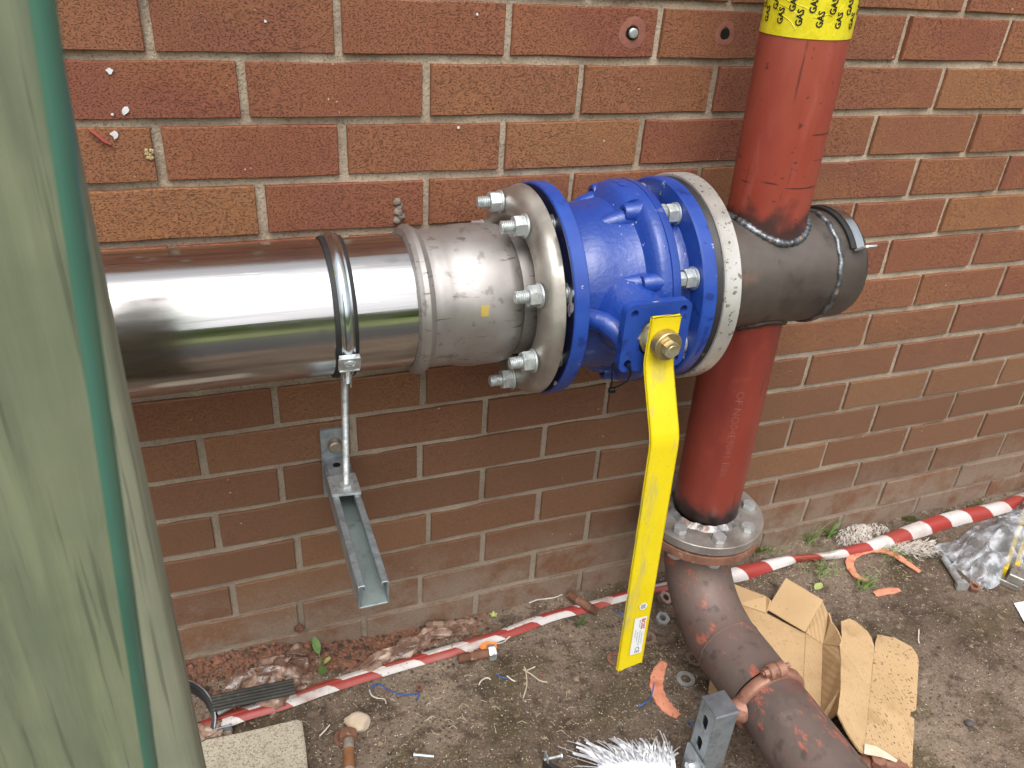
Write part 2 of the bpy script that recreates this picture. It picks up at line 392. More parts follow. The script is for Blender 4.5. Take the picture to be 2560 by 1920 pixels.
m_rustpipe = mat('rusty_painted_pipe', [(78, 66, 62), (100, 86, 80), (112, 92, 84)], 8, rough=.6, rvar=.08, metal=.15,
                 layers=[dict(c=(124, 74, 62), s=8, lo=0.50, hi=0.72, f=.7, d=7, q=.65), dict(c=(122, 112, 100), s=26, lo=0.580, hi=0.758, f=.55), dict(c=(186, 98, 74), s=20, st=(1.6, .7, 1), lo=0.555, hi=0.63, f=.75, d=9, q=.72), dict(c=(48, 40, 38), s=44, lo=0.560, hi=0.720, f=.5)], bump=[(60, .3, .002), (200, .3, .001)])
m_rust = mat('rust', [(106, 70, 54), (130, 90, 70), (86, 58, 48)], 26, rough=.8, layers=[dict(c=(176, 150, 128), s=60, lo=0.615, hi=0.691, f=.6)], bump=[(120, .6, .0015)])
m_copper = mat('painted_ring', [(134, 92, 76), (154, 112, 94), (112, 74, 60)], 30, rough=.5, rvar=.08, metal=.2, layers=[dict(c=(86, 50, 40), s=70, lo=0.560, hi=0.698, f=.6)], bump=[(150, .4, .001)])
m_cardboard = mat('cardboard', [(178, 148, 110), (190, 160, 122), (170, 138, 100)], 5, rough=.85, spec=.15,
                  layers=[dict(c=(108, 78, 50), s=95, st=(1, 1, 1), lo=0.68, hi=0.71, f=.4), dict(c=(150, 118, 80), s=14, lo=0.560, hi=0.728, f=.5)], bump=[(20, .15, .003)])
def corrugated(mud, nm='corrugated_cardboard'):
    m = mat(nm, [(176, 146, 108), (188, 158, 120), (168, 136, 98)], 5, rough=.85, spec=.15,
            layers=[dict(c=(84, 60, 40), s=170, st=(1, 1, 1), lo=0.58, hi=0.64, f=mud, d=6), dict(c=(146, 114, 76), s=14, lo=0.560, hi=0.728, f=.5)])
    t = m.node_tree; n = t.nodes; l = t.links
    b = next(x for x in n if x.type == 'BSDF_PRINCIPLED'); tc = n.new('ShaderNodeTexCoord')
    wv = n.new('ShaderNodeTexWave'); wv.bands_direction = 'X'; wv.inputs['Scale'].default_value = 48; wv.inputs['Distortion'].default_value = .6
    mp = n.new('ShaderNodeMapping'); mp.inputs['Rotation'].default_value = (0, 0, radians(22)); l.new(tc.outputs['Object'], mp.inputs[0]); l.new(mp.outputs[0], wv.inputs['Vector'])
    bp = n.new('ShaderNodeBump'); bp.inputs['Strength'].default_value = .45; bp.inputs['Distance'].default_value = .0012
    l.new(wv.outputs['Fac'], bp.inputs['Height']); l.new(bp.outputs[0], b.inputs['Normal']); return m
m_corr = corrugated(.2)
m_corr_m = corrugated(.75, 'muddy_cardboard')
m_torn = mat('torn_paper', [(200, 184, 160), (216, 204, 184)], 40, rough=.9, bump=[(200, .6, .001)])
m_gasket = mat('orange_gasket', [(196, 122, 94), (210, 140, 110), (182, 106, 80)], 30, rough=.8, layers=[dict(c=(120, 80, 64), s=90, lo=0.595, hi=0.650, f=.7), dict(c=(150, 150, 146), s=12, lo=0.635, hi=0.691, f=.8)], bump=[(160, .4, .001)])
m_wood = mat('weathered_timber', [(130, 129, 112), (148, 145, 126), (120, 122, 108)], 24, (1, 1, .08), rough=.8, spec=.25,
             layers=[dict(c=(162, 160, 134), s=60, st=(1, 1, .04), lo=.5, hi=.7, f=.5), dict(c=(92, 96, 84), s=38, st=(1, 1, .07), lo=.5, hi=.68, f=.45), dict(c=(100, 112, 96), s=9, lo=.45, hi=.7, f=.35), dict(c=(74, 74, 66), s=140, st=(1, 1, .03), lo=.56, hi=.66, f=.5)], bump=[(90, .7, .002, (1, 1, .04))])
m_concrete = mat('concrete', [(150, 140, 124), (186, 176, 158), (166, 156, 138)], 9, rough=.9, spec=.2,
                 layers=[dict(c=(122, 106, 88), s=300, lo=0.500, hi=0.600, f=.7), dict(c=(222, 214, 198), s=420, lo=0.580, hi=0.678, f=.7), dict(c=(110, 74, 60), s=9, lo=0.595, hi=0.691, f=.55)], bump=[(120, 1, .0025)])
m_white = mat('white_fibre', [(188, 188, 190), (220, 220, 224)], 60, rough=.7)
m_whited = mat('dirty_white_fibre', [(196, 186, 174), (220, 212, 202)], 60, rough=.8)
m_leaf = mat('leaf', [(70, 96, 44), (90, 120, 56), (60, 84, 38)], 60, rough=.5, bump=[(120, .3, .001)])
m_leafy = mat('pale_leaf', [(150, 168, 92), (176, 184, 120)], 60, rough=.5)
m_grass = mat('grass_blade', [(96, 120, 62), (128, 148, 84), (80, 98, 50)], 40, rough=.55)
m_dry = mat('dry_stem', [(186, 170, 140), (206, 196, 170)], 40, rough=.8)
m_bluep = mat('blue_plastic', [(40, 92, 160)], rough=.4)
m_stone = mat('pale_stone', [(186, 164, 138), (214, 200, 180)], 30, rough=.85, bump=[(60, .6, .003)])
m_levely = mat('level_yellow', [(222, 188, 40), (206, 170, 30)], 30, rough=.4, layers=[dict(c=(96, 84, 60), s=60, lo=0.575, hi=0.670, f=.6)])
m_alu = mat('worn_aluminium', [(150, 146, 138), (178, 174, 166)], 40, rough=.45, metal=.7, layers=[dict(c=(70, 60, 52), s=40, lo=0.580, hi=0.698, f=.7)])
m_paper = mat('white_paper', [(222, 226, 232)], rough=.6)
m_orangew = mat('orange_wrapper', [(220, 96, 50), (226, 150, 60)], 60, rough=.4)
m_hedge = mat('hedge_leaves', [(92, 112, 50), (126, 144, 72), (70, 88, 42)], 8, rough=.6)
def stripes(name, P, slant, fold, dirty):
    s = NT(name); uv = s.n('ShaderNodeSeparateXYZ'); s.l(s.tc.outputs['UV'], uv.inputs[0])
    half = s.math('GREATER_THAN', uv.outputs[1], .5)
    u = s.math('ADD', s.math('ADD', uv.outputs[0], s.math('MULTIPLY', half, fold)), s.math('MULTIPLY', uv.outputs[1], slant))
    f = s.math('GREATER_THAN', s.math('FRACT', s.math('DIVIDE', u, P), 0), .5)
    c = s.mix(f, lin((154, 58, 52)), lin((202, 195, 192)))
    c = s.mix(s.step(s.noise(14, (1, 1, 1), 5, 0), .45, .75, 0, dirty), c, lin((142, 96, 76)))
    c = s.mix(s.step(s.noise(120, (1, 1, 1), 3, 4), .62, .7, 0, dirty), c, lin((110, 84, 70)))
    s.l(c, s.b.inputs['Base Color']); s.b.inputs['Roughness'].default_value = .35
    b = s.n('ShaderNodeBump'); b.inputs['Strength'].default_value = .4; b.inputs['Distance'].default_value = .002
    s.l(s.noise(40, (.4, 1, 1), 3, 2), b.inputs['Height']); s.l(b.outputs[0], s.b.inputs['Normal'])
    return s.m
def film(name, col, dens, rough=.15):
    s = NT(name); s.t.nodes.remove(s.b)
    tr = s.n('ShaderNodeBsdfTransparent'); tr.inputs[0].default_value = lin(col)
    gl = s.n('ShaderNodeBsdfGlossy'); gl.inputs['Roughness'].default_value = rough; gl.inputs[0].default_value = (.8, .8, .8, 1)
    df = s.n('ShaderNodeBsdfDiffuse'); df.inputs[0].default_value = lin(col)
    lw = s.n('ShaderNodeLayerWeight'); lw.inputs[0].default_value = .35
    m1 = s.n('ShaderNodeMixShader'); m2 = s.n('ShaderNodeMixShader')
    d = s.step(s.noise(40, (1, 1, 1), 5, 1), .42, .7, dens * .5, min(1, dens * 1.8))
    s.l(d, m1.inputs[0]); s.l(tr.outputs[0], m1.inputs[1]); s.l(df.outputs[0], m1.inputs[2])
    g = s.math('ADD', s.math('MULTIPLY', lw.outputs['Fresnel'], .22), .03)
    s.l(g, m2.inputs[0]); s.l(m1.outputs[0], m2.inputs[1]); s.l(gl.outputs[0], m2.inputs[2]); s.l(m2.outputs[0], s.out.inputs[0])
    return s.m
m_bag = film('clear_plastic_film', (228, 232, 238), .3, .15)
m_bagb = film('brown_plastic_film', (212, 182, 162), .34, .15)
def glass_sheet():
    s = NT('tinted_glass'); s.t.nodes.remove(s.b)
    tr = s.n('ShaderNodeBsdfTransparent'); tr.inputs[0].default_value = lin((244, 249, 244))
    gl = s.n('ShaderNodeBsdfGlossy'); gl.inputs['Roughness'].default_value = .08
    fr = s.n('ShaderNodeLayerWeight'); fr.inputs[0].default_value = .22; m = s.n('ShaderNodeMixShader')
    m.inputs[0].default_value = .07; s.l(tr.outputs[0], m.inputs[1]); s.l(gl.outputs[0], m.inputs[2]); s.l(m.outputs[0], s.out.inputs[0]); return s.m
m_glass = glass_sheet()
m_gedge = mat('green_glass_edge', [(58, 104, 88), (78, 122, 106), (50, 92, 74)], 6, (1, 1, .3), rough=.3, spec=.5, coat=.15)

# ================================================================== SETTING: ground
def gh(x, y):
    """ground height"""
    t = max(0, min(1, (.32 - x) / .4)); wv = max(0, min(1, (y + .13) / .1))
    h = .05 * t * t * (3 - 2 * t) * wv
    near = max(0, min(1, (y + .05) / .05))
    h += .008 * near * (1 + nz((x * 1, y, 0), 9))
    h += .0045 * nz((x, y, 0), 7) + .0022 * nz((x, y, 0), 32, 3) + .0016 * nz((x, y, 0), 90, 5)
    return h
bm = bmesh.new()
def lin_steps(a, b, n): return [a + (b - a) * k / n for k in range(n + 1)]
xs = [-40, -12, -5, -2] + lin_steps(-.9, 2.6, 330) + [4, 8, 14, 40]; ys = [-40, -14, -7, -3, -1.6] + lin_steps(-1.0, .012, 110)
G = [[bm.verts.new((x, y, gh(x, y) if (-.95 < x < 2.7 and y > -1.1) else 0)) for y in ys] for x in xs]
for i in range(len(xs) - 1):
    for j in range(len(ys) - 1): bm.faces.new((G[i][j], G[i + 1][j], G[i + 1][j + 1], G[i][j + 1]))
o = obj('ground', bm, m_ground, smooth=180, origin=(0, 0, 0)); tag(o, 'bare brown soil and grit at the foot of the brick wall', kind='structure')

def sheet(name, x0, x1, y0, y1, z, m, label):
    bm = bmesh.new(); bm.faces.new([bm.verts.new(p) for p in ((x0, y0, z), (x1, y0, z), (x1, y1, z), (x0, y1, z))])
    tag(obj(name, bm, m, None, 0), label, kind='structure')
sheet('reflected_dark_sheet', -38, 38, -3.4, -1.25, .005, mat('dark_sheet', [(56, 56, 54), (70, 69, 66)], 30, rough=.9, bump=[(200, .6, .003)]), 'unseen dark ground sheet added behind the viewer to darken the pipe reflection')  # added out of view: dark ground that darkens the lower reflection in the pipe
sheet('lawn', -38, 38, -12.5, -3.4, .009, mat('lawn_green', [(112, 124, 66), (130, 138, 82)], 4, rough=.9, bump=[(60, .8, .01)]), 'mown lawn beyond the added dark sheet')

# ================================================================== brick wall
DEV = [(0,0,.0085,-.0021),(2,0,.0003,.0011),(4,0,-.0006,.003),(6,0,.0013,.0039),(10,0,.001,.0076),(12,0,.001,.0067),(1,1,-.0055,.0012),(3,1,.0016,.0004),(5,1,.0012,.0007),(7,1,-.0025,.0023),(11,1,-.0014,.0037),(0,2,.0014,-.0009),(2,2,.0006,.0012),(4,2,.0008,-.0007),(6,2,-.0031,.0013),(10,2,-.0068,.0034),(12,2,-.0036,.0023),(1,3,.0032,.0002),(3,3,.0024,-.003),(11,3,.0025,.0036),(13,3,-.0004,.0019),(12,4,-.0058,.0021),(11,5,-.0005,.0019),(13,5,.0005,.001),(12,6,-.0064,-.0013),(14,6,-.0018,-.0011),(11,7,.0068,-.0018),(13,7,.0093,-.0029),(10,8,-.0059,-.0022),(12,8,-.0026,-.005),(14,8,.0004,-.0053),(11,9,.0003,-.003),(13,9,.002,-.0129),(12,10,-.0071,-.0019),(14,10,-.0047,-.0045),(10,10,-.0062,-.0008),(11,11,-.0037,-.0014),(13,11,.0021,.0007),(15,11,.0089,-.0035),(12,12,-.0007,-.0019),(14,12,-.0025,-.0022),(10,12,-.0014,-.007),(16,12,.0019,-.0036),(11,13,-.0097,-.0064),(13,13,-.013,-.0005),(15,13,-.0012,-.0007),(14,14,.0082,.0001),(16,14,.0188,.0005),(1,7,-.0049,-.0041),(3,7,-.001,-.0055),(0,8,-.005,-.0041),(2,8,-.0031,-.0057),(4,8,-.0042,-.002),(1,9,-.0079,.0007),(3,9,-.0058,.0009),(0,10,-.0018,.003),(4,10,-.0018,.0057),(1,11,.0093,-.0022),(3,11,.0102,.0031),(0,12,.0092,-.0045),(4,12,.005,.0078),(1,13,.0026,.0049),(3,13,-.003,.0018),(2,14,.001,.0071),(4,14,-.0023,.0043)]
DX = {(i, r): dx for i, r, dx, dz in DEV}
def jx(i, r): return i * .1125 + DX.get((i, r), 0.0015 * sin(i * 3.1 + r * 5.7))
def jz(x, r):
    z0 = 1.075 - .075 * r; sw = .25; sv = 0
    for i, rr, dx, dz in DEV:
        w_ = exp(-((x - i * .1125) / .28) ** 2 - ((r - rr) / 1.1) ** 2); sw += w_; sv += w_ * dz
    return z0 + sv / sw
wall = None
bm = bmesh.new()
# mortar: slightly uneven recessed bed
xs = lin_steps(-1.1, 2.75, 300); zs = lin_steps(-.08, 1.36, 130)
MV = [[bm.verts.new((x, .0048 + .0022 * nz((x, 0, z), 14) + .0018 * nz((x, 0, z), 55, 2) - .003 * max(0, min(1, (.75 - z) / .3)), z)) for z in zs] for x in xs]
for i in range(len(xs) - 1):
    for j in range(len(zs) - 1): bm.faces.new((MV[i][j], MV[i + 1][j], MV[i + 1][j + 1], MV[i][j + 1]))
bk = [bm.verts.new(p) for p in ((-1.1, .2, -.08), (2.75, .2, -.08), (2.75, .2, 1.36), (-1.1, .2, 1.36))]
bm.faces.new(bk[::-1])
for a, b, c, d in ((MV[0][0], MV[-1][0], bk[1], bk[0]), (MV[-1][-1], MV[0][-1], bk[3], bk[2])): bm.faces.new((a, d, c, b))
wall = obj('brick_wall', bm, m_mortar, smooth=60, origin=(0, 0, 0))
tag(wall, 'red-brown brick wall with pale mortar joints behind the pipework', 'wall')
rb = random.Random(3)
def brick(xa, xb, r, name='brick'):
    ja = .0052 + rb.uniform(-.0008, .0014); jb = .0052 + rb.uniform(-.0008, .0014)
    x0 = xa + ja; x1 = xb - jb; y = -.0015 - rb.random() * .002; cy = rb.uniform(-.0012, .0012)
    hh = .0322 + rb.uniform(-.0008, .0006)
    bm = bmesh.new(); ring = []
    N = 4
    def top(t): x = x0 + (x1 - x0) * t; return x, jz(x, r)
    P = []
    for k in range(N + 1): x, z = top(k / N); P.append((x, z - hh + rb.uniform(-.0011, .0011) * (.4 + .6 * (0 < k < N))))
    for k in range(N + 1): x, z = top(1 - k / N); P.append((x, z + hh + rb.uniform(-.0011, .0011) * (.4 + .6 * (0 < k < N))))
    cx = (x0 + x1) / 2; cz = jz(cx, r)
    def rg(ins, yy): return [bm.verts.new((p[0] - math.copysign(ins if k in (0, N, N + 1, 2 * N + 1) else 0, p[0] - cx), yy + cy * (p[0] - cx) / .1, p[1] - math.copysign(ins, p[1] - cz))) for k, p in enumerate(P)]
    F = rg(.0009 + rb.random() * .0007, y); C = rg(0, y + .0018); B = rg(0, .03)
    bm.faces.new(F)
    n = len(P)
    for A_, B_ in ((F, C), (C, B)):
        for k in range(n): bm.faces.new((A_[k], B_[k], B_[(k + 1) % n], A_[(k + 1) % n]))
    bmesh.ops.recalc_face_normals(bm, faces=bm.faces)
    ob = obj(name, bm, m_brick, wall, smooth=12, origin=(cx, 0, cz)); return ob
for r in range(-3, 16):
    i0 = -8 if r % 2 == 0 else -7
    for i in range(i0, 22, 2):
        xa, xb = jx(i, r), jx(i + 2, r)
        if xa > 2.5: continue
        if r <= -2 and (xb < -.3): continue
        if xb < -.55: continue
        brick(xa, xb, r)
# marks on the wall
def disc(bm, c, nrm, r, n=12, jit=.25, th=.0006, st=(1, 1)):
    M = frame(c, nrm); vs = []
    for k in range(n):
        t = 2 * pi * k / n; rr = r * (1 + random.uniform(-jit, jit)); vs.append((rr * cos(t) * st[0], rr * sin(t) * st[1]))
    prism(bm, vs, -.001, th, M)
bm = bmesh.new()
for px, py, r in ((237, 153, .004), (270, 239, .0045), (249, 291, .0045), (1031, 31, .0016), (573, 46, .0016), (243, 247, .0015), (990, 275, .0017)):
    p = wp(px, py, -.003); disc(bm, p, (0, -1, 0), r, 9, .35, .0012)
obj('paint_fleck', fix(bm), m_white, wall, label='white paint splashes')
bm = bmesh.new()
for px, py, r in ((858, 436, .006), (863, 447, .005), (860, 457, .007), (866, 468, .006), (857, 476, .006)):
    p = wp(px, py, -.003); bmesh.ops.create_icosphere(bm, subdivisions=2, radius=r, matrix=Matrix.Translation(p))
for v in bm.verts: v.co += Vector((nz(v.co, 300), .5 * nz(v.co, 300, 4), nz(v.co, 300, 9))) * .002
obj('mortar_blob', bm, mat('cement_blob', [(96, 84, 74), (140, 128, 116)], 60, rough=.9, bump=[(200, .6, .001)]), wall, label='grey cement dabs stuck to a brick')
bm = bmesh.new()
for k in range(14):
    p = wp(323 + random.uniform(-9, 9), 333 + random.uniform(-9, 9), -.003); bmesh.ops.create_icosphere(bm, subdivisions=1, radius=random.uniform(.0015, .003), matrix=Matrix.Translation(p))
obj('lichen', bm, mat('lichen', [(168, 150, 110)], rough=.9), wall)
# spalled scar on the left brick
bm = bmesh.new(); pa = [wp(x, y, -.003) for x, y in ((193, 281), (207, 289), (222, 302), (240, 312))]
tube(bm, pa, [.003, .006, .0065, .004], 8, True, .35); obj('spall_scar', bm, mat('fresh_brick', [(142, 62, 56), (156, 78, 68)], 60, rough=.9, bump=[(160, .8, .001)]), wall)
# drilled holes and fixing
def hole(px, py, r, bolt):
    p = wp(px, py, -.0032)
    bm = bmesh.new(); M = frame(p, (0, -1, 0))
    lathe(bm, [(.0002, r * 2.0), (.0008, r * 1.5), (.0002, r), (-.002, r * .92)], M, 18, wob=lambda t, h: .0009 * sin(3 * t + px) + .0006 * sin(7 * t))
    obj('hole_rim', bm, mat('chipped_brick', [(146, 94, 78), (128, 80, 68)], 90, rough=.95, bump=[(200, 1, .001)]), wall)
    bm = bmesh.new(); disc(bm, p + Vector((0, -.0004, 0)), (0, -1, 0), r * .92, 16, .03, .0003); obj('drill_hole', fix(bm), m_plastic_b, wall)
    if bolt:
        bm = bmesh.new(); threaded(bm, r * .62, -.02, .006, frame(p, (0, -1, 0)), .0016, 16); o = obj('anchor_stud', fix(bm), m_zinc, wall)
hole(1366, 71, .0105, True); hole(1566, 73, .0085, False)
# brick crumbs + loose brick-dust bank along the wall foot
rg = random.Random(11)
def chunk(bm, p, r, mi=0, q=None):
    q = q or rg
    d = [Vector((1, 0, 0)), Vector((-1, 0, 0)), Vector((0, 1, 0)), Vector((0, -1, 0)), Vector((0, 0, 1)), Vector((0, 0, -1))]
    a = q.uniform(0, 6.28); ca, sa = cos(a), sin(a)
    vs = []
    for e in d:
        e = Vector((e.x * ca - e.y * sa, e.x * sa + e.y * ca, e.z * .7)) * r * q.uniform(.6, 1.3) + Vector((q.uniform(-.3, .3), q.uniform(-.3, .3), 0)) * r
        vs.append(bm.verts.new(Vector(p) + e))
    for f in ((0, 2, 4), (2, 1, 4), (1, 3, 4), (3, 0, 4), (2, 0, 5), (1, 2, 5), (3, 1, 5), (0, 3, 5)):
        fc = bm.faces.new([vs[k] for k in f]); fc.material_index = mi
grit = [mat('grit_dark', [(66, 54, 46)], rough=.9), mat('grit_tan', [(136, 116, 96)], rough=.9), mat('grit_pale', [(206, 196, 180)], rough=.8), mat('grit_brick', [(128, 84, 66)], rough=.9), mat('grit_grey', [(112, 104, 98)], rough=.9)]
bm = bmesh.new()
n_g = 0
while n_g < 30000:
    x = rg.uniform(-.12, 2.1); y = -abs(rg.gauss(0, .32)) if rg.random() < .5 else rg.uniform(-.75, 0)
    if y < -.85: continue
    if x > .95 and rg.random() < .35: continue
    d = .5 + .5 * nz((x, y, 0), 5, 8)
    if rg.random() > d + .25: continue
    r = rg.choice((.0007, .0009, .0012, .0016, .0022)) * rg.uniform(.7, 1.3)
    if rg.random() < .02: r *= 2.3
    mi = rg.choices((0, 1, 2, 3, 4), (34, 34, 9, 4, 19))[0]
    if mi == 2: r = min(r, .0013)
    chunk(bm, (x, y, gh(x, y) + r * .2), r, mi); n_g += 1
o = obj('grit', bm, grit, smooth=0, origin=(0, 0, 0)); tag(o, 'loose grit and tiny stones strewn over the soil', 'grit', kind='stuff')
bm = bmesh.new()
def dustpt(x, y):
    e = max(0, min(1, (y + .075 + .02 * nz((x, 0, 0), 12)) / .03)) * max(0, min(1, (.42 - x) / .12)) * (.75 + .5 * nz((x, y, 0), 22, 1))
    return gh(x, y) + .006 * e - .003 + .004 * e * nz((x, y, 0), 60, 2)
xs = lin_steps(-.3, .42, 130); ys = lin_steps(-.1, .0, 30)
G = [[bm.verts.new((x, y, dustpt(x, y))) for y in ys] for x in xs]
for i in range(len(xs) - 1):
    for j in range(len(ys) - 1): bm.faces.new((G[i][j], G[i + 1][j], G[i + 1][j + 1], G[i][j + 1]))
for k in range(2200):
    x = rg.uniform(-.15, .48); y = -abs(rg.gauss(0, .035)); r = rg.choice((.0012, .002, .003, .0045, .006)) * rg.uniform(.6, 1.2)
    chunk(bm, (x, y - .002, dustpt(x, y) + r * .3), r, rg.choice((0, 0, 1, 2)))
o = obj('brick_dust_bank', bm, [m_dust, mat('brick_crumb', [(136, 92, 72), (116, 78, 62)], 60, rough=.9), grit[0]], smooth=0, origin=(0, 0, 0)); tag(o, 'orange brick dust and crumbs banked along the left foot of the wall', 'brick dust', kind='stuff')

# ================================================================== PIPEWORK
YA, ZA, RP = -.152, .7696, .08415
AX = lambda x0=0: Matrix(((0, 0, 1, x0), (0, 1, 0, YA), (-1, 0, 0, ZA), (0, 0, 0, 1)))   # local z -> +x ; local x -> -z
def axang(x, r, deg):    # deg measured from the viewer side (-y) upwards
    a = radians(deg); return Vector((x, YA - r * cos(a), ZA + r * sin(a)))
# --- stainless pipe
t = thing('stainless_pipe', (0, YA, ZA), 'polished stainless steel pipe running level along the left of the wall', 'pipe')
bm = bmesh.new(); lathe(bm, [(-.75, RP), (.40, RP)], AX(), 128); obj('pipe_run', bm, m_stain, t)
# --- press adapter with loose flange
t = thing('flange_adapter', (.35, YA, ZA), 'satin stainless press-fit flange adapter between polished pipe and blue valve', 'pipe fitting')
bm = bmesh.new()
lathe(bm, [(.268, .0845), (.270, .0925), (.275, .0962), (.281, .0962), (.286, .0925), (.289, .0895), (.297, .0885), (.300, .0892), (.303, .0885), (.307, .0893), (.311, .0885), (.322, .0895), (.338, .0925), (.352, .0935), (.385, .0928), (.397, .0905), (.402, .086), (.404, .0845), (.437, .0845)], AX(), 128)
obj('adapter_body', bm, m_stain2, t)
bm = bmesh.new()
for z_, h_, w_ in ((0.0, .012, .010), (.013, .018, .010), (.0, .02, .006)):
    pass
def onpipe(x, r, a): return axang(x, r, a)
prs = random.Random(5); vs = []
for k in range(16):
    a0 = 16 - k * .55; xx = .343 + prs.uniform(-.001, .001)
    A_ = [onpipe(xx + dx, .0938, a0 + da) for dx, da in ((0, 0), (.0105 + prs.uniform(-.002, .001), 0), (.0105, -.33), (0, -.33))]
    bm.faces.new([bm.verts.new(p) for p in A_])
obj('yellow_stamp', bm, mat('yellow_mark', [(206, 172, 30), (186, 166, 90)], 200, rough=.6), t, label='faded yellow stamped square on the adapter')
bm = bmesh.new()
def scal(t_, h): return -.0035 * (h < .4285) * (.5 + .5 * cos(8 * (t_ - radians(2)) + pi))
lathe(bm, [(.4365, .088), (.4365, .1385), (.4345, .1408), (.428, .1412), (.421, .1395), (.415, .1335), (.4115, .124), (.411, .112), (.413, .104), (.417, .098), (.424, .0945), (.4365, .093)], AX(), 128, wob=scal)
obj('loose_flange', fix(bm), m_flange_ss, t, 50, label='pressed steel backing flange')
# --- bolts: shared meshes, local z points along the bolt towards the nut end
def mesh_of(name, fn, m, smooth=35):
    bm = bmesh.new(); fn(bm); fix(bm); me = D_.meshes.new(name); bm.to_mesh(me); bm.free(); me.materials.append(m)
    if smooth: me.shade_smooth(); me.set_sharp_from_angle(angle=radians(smooth))
    return me
I4 = Matrix()
def f_stud(bm): threaded(bm, .0079, -.012, .0325, I4, .0026); lathe(bm, [(-.034, 0), (-.034, .008), (-.0121, .008), (-.0121, 0)], I4, 20); hexprof(bm, .024, .010, Matrix.Translation((0, 0, -.0445)))
me_stud = mesh_of('bolt', f_stud, m_zinc)
me_nut = mesh_of('nut', lambda bm: hexprof(bm, .024, .0135, I4, .008), m_zinc)
me_wash = mesh_of('washer', lambda bm: lathe(bm, [(0, .008), (0, .0152), (.0024, .0152), (.0028, .0146), (.0028, .008)], I4, 32, closed=True), m_zinc)
def bolt(root, p, d, nutz, me=None, nut=True, wz=None, spin=0):
    M = frame(p, d) @ Matrix.Rotation(spin, 4, 'Z')
    b = inst('bolt', me or me_stud, M, root)
    if nut:
        n_ = D_.objects.new('nut', me_nut); COL.objects.link(n_); n_.parent = b; n_.location = (0, 0, nutz)
        w_ = D_.objects.new('washer', me_wash); COL.objects.link(w_); w_.parent = b; w_.location = (0, 0, wz if wz is not None else nutz - .003)
    return b
# --- blue ball valve
V = thing('ball_valve', (.545, YA, ZA), 'blue cast iron ball valve bolted between steel and stainless flanges', 'valve')
bm = bmesh.new()
lathe(bm, [(.4372, .086), (.4372, .104), (.4465, .104), (.4465, .086)], AX(), 96, closed=True); obj('raised_face', fix(bm), m_darkface, V)
bm = bmesh.new(); lathe(bm, [(.4455, .103), (.4453, .1395), (.4461, .1398)], AX(), 96); obj('flange_face', bm, m_dkface2, V)
bm = bmesh.new(); lathe(bm, [(.446, .086), (.446, .1412), (.4475, .1428), (.4645, .1428), (.466, .1412), (.466, .086)], AX(), 128, closed=True)
obj('inlet_flange', fix(bm), m_blue_s, V, label='blue flange on the valve inlet with scraped paint')
bm = bmesh.new()
lathe(bm, [(.464, .114), (.468, .107), (.476, .1055), (.486, .1085), (.496, .1125), (.515, .1145), (.535, .1170), (.550, .1190), (.556, .1205), (.559, .1255), (.5625, .134), (.566, .1385), (.570, .1412), (.5805, .1418)], AX(), 128, wob=lambda t_, h: .0008 * sin(5 * t_ + h * 90))
obj('valve_body', bm, m_blue, V, 40)
bm = bmesh.new()
lathe(bm, [(.5805, .140), (.5815, .140), (.5822, .1418), (.5915, .1412), (.5945, .1395), (.595, .112), (.600, .106), (.612, .1045), (.620, .108), (.6265, .114)], AX(), 128)
obj('body_cover', bm, m_blue, V, 40)
bm = bmesh.new(); lathe(bm, [(.625, .086), (.625, .120), (.6265, .1408), (.629, .1428), (.6455, .1428), (.647, .1412), (.647, .086)], AX(), 128, closed=True)
obj('outlet_flange', fix(bm), m_blue_s, V, label='blue flange on the valve outlet')
# threaded bosses with ribs
def boss(deg, x1=.570, r=.125, rad=.0125):
    bm = bmesh.new(); p = axang(0, r, deg)
    M = Matrix(((0, 0, -1, x1), (0, 1, 0, p.y), (1, 0, 0, p.z), (0, 0, 0, 1)))
    lathe(bm, [(0, rad * 1.25), (.010, rad * 1.05), (.022, rad * .92), (.0245, rad * .8), (.0245, .0055)], M, 24)
    # fillet rib running down to the body
    pts = [axang(x1 - .004, r - .009, deg), axang(x1 - .022, r - .0115, deg), axang(x1 - .040, r - .0165, deg), axang(x1 - .058, r - .022, deg)]
    tube(bm, pts, [.0145, .0140, .0125, .008], 16)
    b = obj('boss', bm, m_blue, V, 50)
    bm = bmesh.new(); lathe(bm, [(.0246, .0058), (.0240, .0048), (.008, .0048), (.008, 0)], M, 16)
    obj('threaded_hole', bm, m_steel, b)
for dg in (113, 68.5, 22, -24, -68, -112, 158): boss(dg)
# raised lug with cast lettering on the upper shoulder
bm = bmesh.new()
for s_, r0, r1 in ((0, .117, .1445),):
    vs = []
    for x, rr in ((.538, .108), (.549, .133), (.556, .1395), (.576, .1415)):
        vs.append([bm.verts.new(axang(x, rr - .001 * abs(a - 90) / 16, a)) for a in range(72, 117, 4)])
    for A_, B_ in zip(vs, vs[1:]):
        for k in range(len(A_) - 1): bm.faces.new((A_[k], A_[k + 1], B_[k + 1], B_[k]))
    for k in (0, -1):
        q = [bm.verts.new(axang(x, .104, (72, 116)[k])) for x in (.538, .576)]
        try: bm.faces.new([v[k] for v in vs] + [q[1], q[0]])
        except ValueError: pass
obj('cast_lug', fix(bm), m_blue, V, 50)
bm = bmesh.new()
text(bm, 'DN150', .012, lambda v: axang(.563 + v.y, .1412, 93 - v.x / .1412 * 57.3), .02)
obj('cast_lettering', bm, D_.materials.get('blue_raised_edge') or mat('blue_raised_edge', [(50, 84, 180)], rough=.4), V); bm = bmesh.new()
text(bm, 'DN 150 PN16', .0085, lambda v: axang(.6375 + v.y, .1431, -14 - v.x / .143 * 57.3), .015)
r_ = bmesh.ops.extrude_face_region(bm, geom=bm.faces[:])
